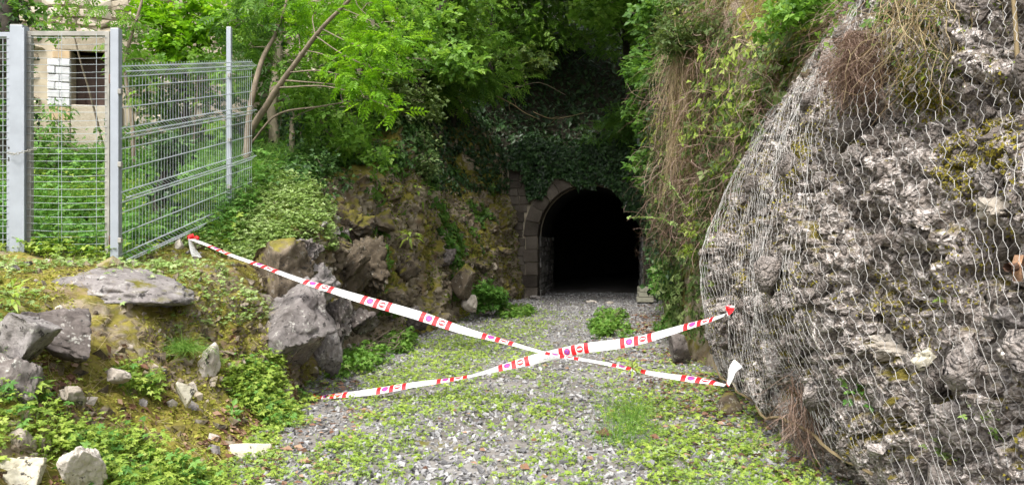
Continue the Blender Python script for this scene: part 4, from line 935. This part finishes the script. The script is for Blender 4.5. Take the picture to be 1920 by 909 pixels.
# ivy : left cliff brow, the dark wing beside the portal, the portal itself, the hollow, the right cliff
cover('ivy', LG, 20000, lambda c, n: ((c[..., 1] > 10.2) & (c[..., 1] < 15.6) & (c[..., 2] > np.interp(c[..., 1], [10, 12, 14, 15.5], [2.1, 2.6, 3.05, 2.6])) & (c[..., 0] > -7)) * nzp(c, .9, 201, .30, .5), I_, .085, 'ivylit', .8, .18)
cover('ivy', LG, 25000, lambda c, n: ((c[..., 1] > 15.2) & (c[..., 2] > np.interp(c[..., 1], [15, 18, 23], [2.5, 2.8, 3.1])) & (c[..., 0] > -6)) * nzp(c, .8, 203, .25, .45), D_, .10, 'ivy', .8, .22)
cover('ivy', RG, 26000, lambda c, n: ((c[..., 1] > 12.0) & (c[..., 2] > np.interp(c[..., 1], [12, 16, 22], [.9, .5, 1.2]) + .9 * (fbm(c, .7, 2, 9) - .5)) & (c[..., 2] < 9)) * 1.0, D_, .10, 'ivy', .8, .30)
cover('ivy', HG, 36000, lambda c, n: (c[..., 1] < 31) & (abs(c[..., 0] - 2) < 9.0) & (c[..., 2] > 2.5) & (n[..., 0] > -9), D_, .13, 'ivy', .8, .30)
cover('cliff_herbs', LG, 5200, lambda c, n: ((c[..., 1] > 11.5) & (c[..., 1] < 22) & (c[..., 2] > .4) & (c[..., 2] < 3.6)) * nzp(c, 1.3, 207, .54, .64), H3_, .085, 'green', .3, .12)
# the portal's ivy curtain
a = Acc(); n = 17000; x = R.uniform(-2.3, 2.95, n); low = np.interp(x, [-2.3, -1.9, -1.75, -1.4, -1.1, -.7, -.2, .0, .35, .8, 1.1, 1.3, 1.55, 2.0, 2.95], [3.9, 3.75, 2.85, 2.8, 3.4, 3.32, 3.2, 3.16, 3.2, 2.95, 2.55, 2.3, 1.95, 1.9, 1.8])
low = low + .30 * (vnoise(np.stack([x * 3.2, x * 0, x * 0], -1), 3) - .5); hi = 4.42 + .15 * np.sin(x * 3); keep = R.rand(n) * 3.3 < (hi - low); x, low, hi = x[keep], low[keep], hi[keep]; n = len(x)
z = low + (hi - low) * R.rand(n); dep = -.08 - .32 * R.rand(n) * (.35 + .65 * sst(3.2, 4.3, z)); p = tc + TX * x[:, None] + TA * dep[:, None] + UP * z[:, None]
a.scat(T_IVY, Q_IVY, p, nrm(R.normal(0, .5, (n, 3)) - [0, 0, .8]), nrm(-TA + UP * .3 + R.normal(0, .35, (n, 3))), .095 * np.exp(R.normal(0, .3, n))); a.obj('ivy', M['ivy'])['kind'] = 'stuff'
# light green shrubs on the right wall of the hollow, hanging greenery toward the camera
def shrub(label, cls, mat, T, size, per, foot, name='shrub', cat='shrub', group=None, stem=.02):
    return tree(name, label, [foot, (np.asarray(foot) + cls[0][0]) / 2, cls[0][0]], [stem, stem * .8, stem * .4], cls, M['bark'], M[mat], cat, group, T, size, per, 1, .35, 5, .8)
shrub('leafy green shrub hanging from the right cliff beside the dark hollow', scatcl(16, 1190, 1260, 110, 330, 15.5, 18.0, .35, .6), 'green', H3_, .15, 420, P(1262, 330, 16.5))
shrub('broad green shrub on top of the portal to the right', scatcl(9, 1110, 1225, 200, 285, 21.0, 22.3, .35, .6), 'green', PN_, .26, 240, P(1180, 300, 22.3))
shrub('green shrub high on the right cliff next to the dry vines', scatcl(14, 1215, 1300, 0, 140, 13.0, 15.5, .35, .6), 'green', H3_, .13, 420, P(1290, 170, 14.5))
shrub('grey green bush hanging over the corner of the left buttress', scatcl(16, 690, 800, 150, 260, 14.0, 15.2, .25, .5), 'olive', I_, .09, 900, P(760, 280, 15.2))
shrub('dull trailing bush hanging down the edge of the left buttress', scatcl(10, 780, 812, 240, 380, 14.2, 14.8, .12, .25), 'herbdull', I_, .07, 1500, P(795, 300, 14.8))
shrub('dark leafy bush at the brow of the left cliff above the boulders', scatcl(9, 560, 640, 300, 380, 11.5, 12.4, .2, .32), 'ivylit', I_, .075, 1500, P(610, 390, 12.2))
shrub('green undergrowth between the stems at the cliff brow', scatcl(26, 470, 720, 140, 300, 11.9, 14.2, .22, .42), 'fresh', H3_, .10, 700, P(560, 310, 13.6))
shrub('bright green herbs sprouting at the foot of the left cliff near the tunnel', scatcl(8, 895, 945, 535, 580, 16.4, 17.2, .12, .25), 'herbcool', H5_, .09, 2200, P(925, 592, 17.0), 'herb_clump', 'plant', None, .008)
shrub('leafy green herbs growing at the right foot of the wall by the stacked blocks', scatcl(16, 1232, 1285, 470, 625, 13.8, 16.2, .14, .3), 'herbcool', H5_, .10, 2000, P(1255, 625, 15.0), 'herb_clump', 'plant', None, .008)
shrub('dense feathery green clump on the path left of the stacked blocks', [(np.array([1.38 + .115 * (y - 13) + R.uniform(0, .5), y, .10]), R.uniform(.13, .2)) for y in R.uniform(13, 17, 30)], 'grass', H5_, .05, 3200, (1.8, 14.6, 0), 'herb_clump', 'plant', None, .006)
shrub('low feathery green clump on the gravel near the left tunnel jamb', [(np.array([R.uniform(-.15, .42), y, .09]), R.uniform(.12, .18)) for y in R.uniform(16.5, 19, 18)], 'grass', H5_, .055, 3200, (.1, 17.6, 0), 'herb_clump', 'plant', None, .006)
shrub('bright leafy herb bush at the foot of the left cliff behind the first tape', [(np.array([-2.1 + .12 * (y - 9.2) + R.uniform(-.1, .3), y, R.uniform(.08, .22)]), R.uniform(.1, .17)) for y in R.uniform(9.2, 12.6, 26)], 'grass', H5_, .05, 3600, (-2.0, 9.8, 0), 'herb_clump', 'plant', None, .006)
# top of the netted rock : vines, brush and leaves
RT = RKG
cover('vine_leaves', RKG, 13000, lambda c, n: ((c[..., 1] > 5.2) & (c[..., 2] > np.interp(c[..., 1], [5, 6.5, 8, 9.4], [3.5, 3.3, 3.15, 2.5]))) * nzp(c, 1.1, 301, .35, .55), H3_, .065, 'fresh', .4, .28)
cover('vine_leaves', RKG, 2600, lambda c, n: ((c[..., 1] > 8.5) & (c[..., 2] > .6)) * 1.0, H3_, .05, 'herb', .5, .16)
cover('vine_leaves', RG, 9000, lambda c, n: ((c[..., 1] < 13.5) & (c[..., 1] > 8) & (c[..., 2] > .3) & (c[..., 2] < 7)) * nzp(c, 1.3, 305, .36, .62), H3_, .065, 'olive', .5, .40)
cover('vine_leaves', RG, 2200, lambda c, n: ((c[..., 1] < 13.0) & (c[..., 1] > 8) & (c[..., 2] > 2.2) & (c[..., 2] < 7)) * nzp(c, 1.6, 309, .5, .62), H3_, .07, 'herb', .5, .45)
cover('vine_leaves', RKG, 5200, lambda c, n: ((c[..., 1] > 3.9) & (c[..., 1] < 6.2)) * sst(2.55, 3.0, c[..., 2]) * nzp(c, 1.6, 315, .45, .58), H3_, .040, 'fresh', .4, .12)
shrub('bright green vine with broad leaves spilling over the top left of the netted rock', scatcl(14, 1430, 1590, -20, 90, 7.4, 8.6, .16, .28), 'fresh', H3_, .075, 1100, P(1560, 60, 8.4), 'climbing_vine', 'vine')
shrub('trail of light green leaves following the left edge of the netted rock', [(P(u, v, d), r) for u, v, d, r in [(1420, 175, 8.9, .16), (1395, 210, 9.0, .14), (1370, 250, 9.1, .12), (1455, 140, 8.8, .18), (1490, 110, 8.6, .18), (1340, 320, 9.3, .1), (1520, 75, 8.5, .2), (1560, 50, 8.3, .2)]], 'herb', H3_, .06, 4200, P(1560, 60, 8.4), 'climbing_vine', 'vine')
shrub('dull green creeper draped over the top of the dry straw coloured vines', scatcl(12, 1238, 1330, -20, 110, 10.2, 11.0, .18, .32), 'olive', H3_, .06, 1500, P(1300, 60, 11.0), 'climbing_vine', 'vine')
shrub('sprig of pale green leaves hanging among the brown brush', cl([(1300, 155, 11.0, .18), (1285, 150, 11.0, .12), (1330, 150, 11, .12), (1375, 150, 10.6, .16), (1400, 130, 10.4, .14)]), 'herb', H3_, .09, 1500, P(1420, 60, 10.8), 'climbing_vine', 'vine')
shrub('leafy tuft at the left edge of the netting above the tape', cl([(1300, 395, 9.8, .12), (1296, 430, 9.8, .14), (1290, 470, 9.9, .12), (1310, 360, 9.7, .1)]), 'herb', H3_, .05, 3600, P(1300, 480, 9.9), 'climbing_vine', 'vine', None, .006)
def strand_thing(name, lab, cat, n, src, dirf, L, w, mat, droop=.8, wob=.25, seg=7):
    o = empty(name, src(1)[0]); tag(o, lab, cat); a = Acc(); s = src(n); strands(a, s, dirf(n), R.uniform(.5, 1.1, n) * L, w, seg, droop, wob); q = a.obj('stems', M[mat], o); q['kind'] = 'stuff'; return o
def srcbox(u0, u1, v0, v1, d0, d1): return lambda n: np.stack([P(R.uniform(u0, u1), R.uniform(v0, v1), R.uniform(d0, d1)) for _ in range(n)])
dn = lambda n: np.array([[-.1, -.1, -1.]]) + R.normal(0, .35, (n, 3))
strand_thing('dry_brush', 'brown dead brush and roots matted along the top of the netted rock', 'dry brush', 2600, lambda n: gsample(RKG, n, lambda c, N: ((c[..., 1] > 4.6) & (c[..., 1] < 9.4) & (c[..., 2] > np.interp(c[..., 1], [4.6, 6, 8, 9.4], [3.2, 3.25, 3.2, 2.7])) & (c[..., 2] < 5)) * 1.0)[0] + [-.05, 0, .05], lambda n: R.normal(0, .6, (n, 3)) + [-.5, -.2, -.4], .5, .006, 'roots', .9, .3)
strand_thing('dry_vines', 'curtain of dry straw coloured vines hanging down the right cliff', 'dry vines', 1100, srcbox(1256, 1316, 20, 280, 10.3, 11.4), lambda n: np.array([[0, -.05, -1.]]) + R.normal(0, .22, (n, 3)), 1.0, .006, 'straw', 1.6, .22)
strand_thing('dry_brush', 'tangle of brown dead brush under the leaves right of the straw coloured vines', 'dry brush', 4200, lambda n: (lambda q: q[0] + [-.45, -.1, 0] * R.rand(n, 1))(gsample(RG, n, lambda c, N: ((c[..., 1] > 8) & (c[..., 1] < 12.6) & (c[..., 2] > 1.6) & (c[..., 2] < 6)) * 1.0)), lambda n: R.normal(0, .7, (n, 3)) + [-.2, -.1, -.6], .7, .007, 'roots', .9, .35)
strand_thing('dry_brush', 'sparse pale dead stalks above the mossy top right of the netted rock', 'dry brush', 520, srcbox(1660, 1940, -60, 60, 4.1, 4.7), dn, .6, .0045, 'straw', .3, .3)
strand_thing('hanging_roots', 'brown mat of dead roots hanging over the netting near its top', 'dead roots', 2300, srcbox(1585, 1655, 55, 130, 4.75, 5.0), lambda n: np.array([[-.12, -.02, -1.]]) + R.normal(0, .32, (n, 3)), .42, .0034, 'roots', .7, .42)
strand_thing('dry_tendrils', 'reddish brown dead tendrils trailing from the netting edge to the ground', 'dead tendrils', 420, srcbox(1480, 1545, 690, 800, 5.3, 5.9), lambda n: np.array([[.0, -.2, -.8]]) + R.normal(0, .4, (n, 3)), .5, .005, 'roots', .6, .35)
def stick(name, lab, pth, r0, r1, mat, cat='branch', tw=0, k=6):
    pth = smooth_path(pts(pth), 14); o = empty(name, pth[0]); tag(o, lab, cat); a = Acc(); a.add(*tube_vf(pth, np.linspace(r0, r1, 14), k)); a.obj('stem', mat, o, True)
    for q in range(tw):
        i = R.randint(3, 13); e = pth[i] + rv(1)[0] * .35; a = Acc(); a.add(*tube_vf(smooth_path([pth[i], (pth[i] + e) / 2 + R.normal(0, .03, 3), e], 6), np.linspace(r1 * 1.2, r1 * .5, 6), 4)); a.obj('twig', mat, o)
    return o
stick('bare_branch', 'pale bare twig arching across the dark hollow above the tunnel', [(1000, 210, 21.5), (1030, 222, 21.4), (1070, 218, 21.3), (1095, 212, 21.2)], .012, .006, M['straw'], tw=2)
stick('bare_branch', 'long pale bare branch slanting down through the dark hollow', [(930, 180, 21.0), (960, 195, 21.0), (985, 212, 20.9), (1012, 224, 20.9)], .016, .007, M['straw'], tw=3)
stick('bare_branch', 'thin bare branch high in the shadow above the tunnel', [(905, 140, 21.5), (960, 165, 21.3), (1010, 155, 21.3), (1060, 178, 21.2)], .014, .006, M['bark'], tw=3)
stick('bare_branch', 'bare brown branch running low beside the broken stem', [(470, 270, 11.8), (520, 215, 11.7), (600, 200, 11.8), (660, 190, 11.9)], .02, .008, M['bark'], tw=3)
stick('bare_branch', 'leafless brown stick slanting at the top of the right cliff', [(1395, -5, 10.5), (1410, 40, 10.4), (1425, 85, 10.3), (1432, 100, 10.3)], .02, .012, M['barkpale'], tw=2)
stick('bare_creeper', 'pale bare stem hanging down at the top right over the netting', [(1896, -40, 3.75), (1903, 30, 3.72), (1908, 110, 3.68), (1914, 172, 3.62)], .010, .012, M['straw'], 'creeper')
stick('dead_stick', 'dry stick lying on the ground at the foot of the cliff near the tunnel', [(890, 590, 17.5), (925, 580, 17.7), (965, 575, 17.8)], .02, .015, M['straw'], 'stick')
stick('dead_stick', 'thin brown stick lying on the gravel just below the low tape end', [(690, 768, 7.4), (710, 780, 7.2), (730, 792, 7.0)], .010, .006, M['straw'], 'stick')
for lab, pth in (('bramble shoot with pale buds reaching left in front of the tunnel', [(1290, 440, 9.9), (1262, 420, 9.6), (1225, 408, 9.3), (1178, 408, 9.1)]), ('upper bramble shoot with young leaves left of the netted rock', [(1300, 410, 9.9), (1278, 380, 9.7), (1258, 350, 9.5), (1232, 325, 9.3)])):
    o = stick('bramble_shoot', lab, pth, .007, .004, M['herbstem'] if 'herbstem' in M else M.setdefault('herbstem', plain('green_stem', (.22, .25, .09), .7)), 'bramble', 0)
    q = smooth_path(pts(pth), 26)[6:]; a = Acc(); n = len(q); a.scat(T_H3, Q_H3, q, rv(n), nrm(UP + rv(n) * .5), .05); a.obj('leaves', M['clover'], o)['kind'] = 'stuff'

# ------------------------------------------------------------------ herbs, grass, litter
def plants(name, xyz, mat, leaves, h, size, T=H5_, spread=.07, N=None, sz=.3):
    n = len(xyz); a = Acc(); k = leaves
    b = np.repeat(xyz, k, 0); hh = np.repeat(h * np.exp(R.normal(0, .35, n)), k) * R.uniform(.25, 1, n * k); th = R.rand(n * k) * 6.283; rr = spread * np.sqrt(R.rand(n * k)) * np.repeat(np.exp(R.normal(0, .3, n)), k)
    out = np.stack([np.cos(th), np.sin(th), np.zeros(n * k)], -1); p = b + out * rr[:, None] + UP * hh[:, None]
    if N is not None: p = p + np.repeat(N, k, 0) * hh[:, None] * .6
    a.scat(T[0], T[1], p, nrm(out + rv(n * k) * .5 - [0, 0, .1]), nrm(UP + rv(n * k) * .45 + [0, -.25, 0]), size * np.exp(R.normal(0, sz, n * k)), np.clip(np.repeat(R.rand(n), k) * .6 + R.rand(n * k) * .4, 0, 1))
    st = Acc(); w = .0022 * np.ones((n * k, 1)); side = np.cross(out, UP) * w; V = np.stack([b - side, b + side, p + side * .6, p - side * .6], 1)
    a.add(V.reshape(-1, 3), np.arange(4 * n * k).reshape(-1, 4), .15)
    o = a.obj(name, M[mat]); o['kind'] = 'stuff'; return o
def pathpts(n, dens, y0=3.8, y1=22, pw=.4):
    x, y = on_path(n, y0, y1, pw); w = dens(x, y) * 1.0; k = R.rand(n) < w; x, y = x[k], y[k]; return np.stack([x, y, ground_z(x, y)], -1)
def pn2(x, y, fr, s, lo, hi): return sst(lo, hi, fbm(np.stack([x, y, x * 0], -1), fr, 3, s))
def d_herb(x, y):
    left = np.interp(x, [-2.4, -1.35, -.95, -.6, -.3], [1, 1, .5, .06, .04]); lf = np.interp(x - XL(y), [0, .5, .9, 1.7, 2.1], [.35, .25, 1, 1, .04])
    mid = np.interp(x, [-.35, -.05, .4, .7], [0, .6, .6, .0]) * np.interp(y, [4, 5.5, 7, 14, 17], [.2, .6, 1, .9, .2]); right = np.interp(x, [.75, 1.1, 2.0, 2.4], [0, .9, 1, .9]) * np.interp(y, [4, 7.4, 9, 12], [1, 1, .45, .12])
    l2 = np.where(y < 7.3, left, np.where(y < 13, lf, lf * .6)); return np.clip(np.maximum(np.maximum(l2, mid), right), 0, 1) * pn2(x, y, 1.3, 401, .24, .42) * (.3 + .7 * pn2(x, y, 6, 405, .35, .55)) * np.interp(y, [15, 19], [1, .05])
hp_ = pathpts(24000, d_herb); plants('herbs', hp_[hp_[:, 1] < 8], 'herb', 4, .05, .022); plants('herbs', hp_[hp_[:, 1] >= 8], 'herb', 3, .05, .026, T=H3_)
plants('herbs', pathpts(7000, lambda x, y: np.where(y < 9, 1, .5) * d_herb(x, y)), 'clover', 4, .05, .020)
plants('herbs', pathpts(6000, lambda x, y: (.05 + .3 * (abs(x - .2) < .8)) * np.interp(y, [4, 9, 18], [1, .8, .0])), 'herb', 3, .02, .016, spread=.05)
def d_bank(c, n): return ((c[..., 1] > 3.5) & (c[..., 1] < 8.6) & (c[..., 0] > -4.6) & (c[..., 2] < np.interp(c[..., 1], [5, 6.2, 7.5], [.9, .62, .45]))) * np.interp(c[..., 0], [-3.2, -2.7, -2.3, -1.9], [.08, .4, 1.1, 1.2]) * np.interp(c[..., 1], [4, 5.2, 5.8], [.25, .5, 1]) * nzp(c, 1.7, 411, .42, .58)
p, N = gsample(LG, 2500, d_bank); plants('herbs', p, 'herb', 5, .09, .030, spread=.09)
p, N = gsample(LG, 260, d_bank); plants('herbs', p, 'herbcool', 5, .13, .034, spread=.09)
p, N = gsample(LG, 1100, lambda c, n: ((c[..., 1] > 4) & (c[..., 1] < 8.3) & (c[..., 2] > .8) & (c[..., 0] > -5.2) & (c[..., 2] < 1.75)) * nzp(c, 1.6, 431, .40, .55)); plants('herbs', p, 'clover', 4, .06, .028)
# clover on the spur, nettles and grass inside the fence
p, N = gsample(LG, 3600, lambda c, n: ((abs(n[..., 2]) > .55) & (c[..., 1] > 8.2) & ~((c[..., 1] > 7.9) & (c[..., 1] < 8.9) & (c[..., 0] < -2.9)) & (c[..., 1] < 11.4) & (c[..., 0] > -3.7) & (c[..., 2] > np.interp(c[..., 1], [8, 9, 10.3, 11.5], [1.35, 1.35, 1.45, 2.0]))) * 1.0); plants('clover', p, 'clover', 4, .055, .032, T=H3_, spread=.10, N=N)
p, N = gsample(LG, 4200, lambda c, n: ((c[..., 1] > 7.7) & (c[..., 1] < 13) & (c[..., 0] < np.where(c[..., 1] < 9.0, -3.85, -3.3)) & (c[..., 0] > -8.2) & (c[..., 2] > 1.2)) * nzp(c, .8, 441, .25, .45)); plants('nettles', p, 'herbcool', 5, .24, .050, T=H3_, spread=.14)
p, N = gsample(LG, 1700, lambda c, n: ((c[..., 1] > 7.6) & (c[..., 1] < 10.5) & (c[..., 0] < np.where(c[..., 1] < 9.0, -3.85, -3.3)) & (c[..., 0] > -6.5)) * nzp(c, .9, 443, .3, .5)); plants('nettles', p, 'herb', 5, .13, .042, T=H3_, spread=.12)
def grass(name, p, mat, k, L, w, lean=.5):
    n = len(p); a = Acc(); b = np.repeat(p, k, 0) + R.normal(0, .03, (n * k, 3)) * [1, 1, 0]; d = nrm(UP + R.normal(0, lean, (n * k, 3)) * [1, 1, .2]); strands(a, b, d, L * R.uniform(.5, 1.1, n * k), w, 4, .9, .10); o = a.obj(name, M[mat]); o['kind'] = 'stuff'; return o
p, N = gsample(LG, 2600, lambda c, n: ((c[..., 1] > 9) & (c[..., 1] < 13) & (c[..., 0] < -3.4) & (c[..., 0] > -7)) * nzp(c, .7, 445, .4, .55)); grass('grass', p, 'grass', 4, .42, .008)
x, y = on_path(1600, 4, 15, .5); p = np.stack([x, y, ground_z(x, y)], -1)[R.rand(1600) < d_herb(x, y) * .45]; grass('grass', p, 'grass', 6, .12, .003)
p = np.stack([P(R.normal(1185, 22), 0, 0)[:3] for _ in range(1)])
yy = R.uniform(6.2, 7.4, 90); xx = .148 * yy + R.normal(0, .12, 90); grass('tall_grass', np.stack([xx, yy, ground_z(xx, yy)], -1), 'grass', 6, .30, .004, .35)
# the tuft on the bank
c = P(345, 655, 6.55); o = empty('grass_tuft', c); tag(o, 'bright green tuft of fine grass growing on the mossy bank', 'grass tuft'); a = Acc(); n = 420
strands(a, c + R.normal(0, .05, (n, 3)) * [1.4, 1, .2], nrm(R.normal(0, .55, (n, 3)) * [1.5, 1, .3] + [.1, -.1, .9]), R.uniform(.10, .24, n), .004, 5, 1.5, .12); a.obj('blades', M['grass'], o)['kind'] = 'stuff'
# moss and dead straw on the bank, brown leaf litter
p, N = gsample(LG, 6500, lambda c, n: ((c[..., 1] > 3.5) & (c[..., 1] < 9.5) & (c[..., 0] > -4.8) & (c[..., 2] < 1.7)) * nzp(c, 1.3, 451, .38, .6)); a = Acc(); strands(a, p + N * .01, nrm(np.cross(N, rv(len(p))) + N * .15), R.uniform(.06, .22, len(p)), .0035, 4, .5, .25); a.obj('dead_grass', M['straw'])['kind'] = 'stuff'
def litter(name, p, N, size):
    a = Acc(); n = len(p); a.scat(T_DIA, Q_DIA, p + N * .012, nrm(np.cross(N, rv(n))), nrm(N + rv(n) * .6), size * np.exp(R.normal(0, .3, n))); o = a.obj(name, M['litter']); o['kind'] = 'stuff'
def d_lit(x, y): return np.clip(np.interp(x - XR(y), [-1.6, -.9, -.4, 0], [.03, .3, 1, 1]) * np.interp(y, [4, 7, 9, 16, 19], [.35, .7, 1, 1, .2]) + .25 * (x < XL(y) + .7) * (y < 10), 0, 1) * pn2(x, y, 1.4, 461, .38, .52)
p = pathpts(24000, d_lit, 4, 20, .5) + [0, 0, .02]; litter('leaf_litter', p, np.repeat(UP[None], len(p), 0), .055)
p, N = gsample(LG, 1500, lambda c, n: ((c[..., 1] > 3.6) & (c[..., 1] < 8) & (c[..., 2] < .8)) * nzp(c, 1.8, 471, .45, .6)); litter('leaf_litter', p, N, .05)
def moss(name, G, n, dens, parent, mat, L=.022, w=.006):
    p, N = gsample(G, n, dens); N = np.where((np.einsum('ij,ij->i', N, np.array([0, 0, EYE]) - p) < 0)[:, None], -N, N); a = Acc()
    a.scat(T_DIA, Q_DIA, p + N * .002, nrm(np.cross(N, rv(n)) + N * .45 - [0, 0, .2]), nrm(N + UP * .5 + rv(n) * .35), L * np.exp(R.normal(0, .3, n))); o = a.obj(name, M[mat], parent); o['kind'] = 'stuff'
M['moss'] = leaf_mat('moss', [(.1, (.10, .105, .016)), (.5, (.235, .24, .035)), (.9, (.40, .40, .085))], .2, .9, .1)
M['mossrock'] = leaf_mat('moss_ochre', [(.1, (.09, .08, .014)), (.5, (.22, .185, .028)), (.9, (.36, .31, .06))], .2, .9, .1)
M['mossgreen'] = leaf_mat('moss_green', [(.1, (.05, .07, .010)), (.5, (.13, .17, .02)), (.9, (.26, .31, .045))], .2, .9, .1)
moss('moss', RKG, 22000, lambda c, n: ((c[..., 1] > 2.8) & (c[..., 1] < 9.3) & (c[..., 2] > .4) & (c[..., 2] < 3.0)) * sst(.54, .62, fbm(c * [1, 1, 1.6], 1.5, 4, 501)), rock, 'mossrock', .016)
moss('moss', RKG, 14000, lambda c, n: ((c[..., 1] > 3.2) & (c[..., 1] < 7.5)) * sst(2.15, 2.8, c[..., 2]) * sst(.40, .55, fbm(c, 1.4, 4, 503)), rock, 'mossgreen', .018)
MP = [(P(1862, 265, 3.8), .26, 1), (P(1640, 290, 4.95), .16, 1), (P(1480, 350, 6.3), .2, 1), (P(1720, 60, 4.6), .45, 0), (P(1820, 50, 4.3), .35, 0), (P(1655, 140, 5.1), .25, 0), (P(1540, 300, 5.7), .2, 1), (P(1760, 160, 4.5), .16, 1)]
for w_, mt_ in ((0, 'mossgreen'), (1, 'mossrock')):
    moss('moss', RKG, 15000, lambda c, n: sum(np.exp(-(np.linalg.norm((c - q) * [.5, 1, 1], axis=-1) / r) ** 4) for q, r, w in MP if w == w_) * sst(.35, .5, fbm(c, 5, 3, 511)), rock, mt_, .016)
moss('moss', LG, 30000, lambda c, n: ((c[..., 1] > 3.5) & (c[..., 1] < 9.5) & (c[..., 0] > -5)) * sst(.42, .56, fbm(c, 1.5, 4, 505)), bank, 'moss', .022)
moss('moss', LG, 18000, lambda c, n: ((c[..., 1] > 9) & (c[..., 1] < 23) & (c[..., 2] < 3.6)) * sst(.47, .58, fbm(c * [1, 1, .6], 1.4, 4, 507)), bank, 'mossgreen', .045)
# ferns, sprigs on the netted rock and the left cliff
def sprig(lab, u, v, d, r, mat, n, T=LN_, size=.09, name='sprig', cat='plant', sag=.3):
    c = P(u, v, d); o = empty(name, c); tag(o, lab, cat); a = Acc(); dd = nrm(R.normal(0, 1, (n, 3)) * [1, 1, .7] + [0, -.5, .5]); a.scat(T[0], T[1], c + dd * r * R.rand(n, 1) * .8, nrm(dd - [0, 0, sag]), nrm(UP + rv(n) * .4 + [0, -.3, 0]), size * R.uniform(.7, 1.2, n)); a.obj('leaves', M[mat], o)['kind'] = 'stuff'
    a = Acc(); a.add(*tube_vf([c + [.03, .08, -.03], c + [0, .02, .0], c + [-.01, -.05, .05]], .004, 4)); a.obj('stem', M['herbstem'], o)
SP = [(1612, 735, 4.75, .16, 'herbcool', 60, H3_, .045, 'leafy green herb clump growing low on the netted rock'), (1745, 262, 4.6, .09, 'herb', 12, LN_, .10, 'pointed leaf sprig in the upper middle of the netted rock'), (1722, 125, 4.85, .08, 'herb', 12, H3_, .05, 'small leaf sprig below the mossy top of the rock'), (1790, 560, 3.95, .09, 'herb', 16, H3_, .04, 'small green sprig right of the middle of the netted rock'), (1690, 885, 4.75, .16, 'herbcool', 44, LN_, .10, 'leafy plant at the foot of the netting near the bottom edge'), (1440, 462, 6.9, .08, 'herb', 8, LN_, .10, 'single narrow leaf sprig near the left rock bolt'), (1850, 790, 3.6, .14, 'clover', 26, H3_, .035, 'thin yellowish sprigs low on the right end of the netting'), (1770, 850, 4.1, .15, 'clover', 40, H3_, .04, 'light green sprigs at the bottom right of the netting'), (1405, 720, 7.1, .10, 'herb', 16, H3_, .05, 'little green sprig behind the knotted tape end'),
      (780, 360, 14.6, .30, 'herb', 34, LN_, .26, 'long leaved green plant high on the left cliff'), (768, 445, 13.6, .16, 'herb', 14, LN_, .22, 'rosette of long leaves in the middle of the left cliff'), (845, 455, 15.9, .18, 'herbcool', 20, H3_, .12, 'small leafy plant on the dark part of the left cliff'), (24, 560, 5.6, .16, 'herb', 30, LN_, .11, 'upright leafy weed beside the rounded grey boulder at far left'), (430, 785, 6.4, .14, 'herbcool', 50, D_, .07, 'round leaved bright plant in the middle of the bank herbs'), (1186, 690, 7.2, .10, 'herb', 26, LN_, .10, 'tall narrow weed standing on the path under the right tape'), (100, 560, 8.6, .3, 'herbcool', 60, LN_, .16, 'leafy shoots at the foot of the gate post')]
for u, v, d, r, mt, n, T_, sz, lab in SP: sprig(lab, u, v, d, r, mt, n, T_, sz)
shrub('leafy boughs screening the house wall above the fence panel', scatcl(34, 225, 480, 60, 260, 12.4, 13.5, .2, .36), 'green', H3_, .085, 620, P(400, 330, 13.2), 'leafy_bush', 'bush')
shrub('green boughs hanging across the house wall above the gate', scatcl(9, 40, 230, -30, 60, 11.8, 13.0, .16, .28), 'fresh', H3_, .08, 500, P(200, 300, 13.0), 'leafy_bush', 'bush')
# creepers on the house wall and around the gate
shrub('dark creeper climbing the house wall left of the doorway', scatcl(6, 72, 118, 190, 300, 12.6, 13.6, .2, .4), 'herbcool', LN_, .14, 700, P(90, 320, 13.0), 'creeper', 'creeper')
shrub('tall green weeds in front of the rusty doorway', scatcl(13, 60, 230, 230, 400, 10.2, 12.4, .20, .32), 'green', H3_, .08, 700, P(150, 420, 11.0), 'weeds', 'plant')
shrub('leafy scrub behind the far half of the fence panel', scatcl(24, 235, 480, 110, 330, 11.4, 13.0, .2, .36), 'fresh', H3_, .085, 650, P(360, 350, 12.2), 'weeds', 'plant')
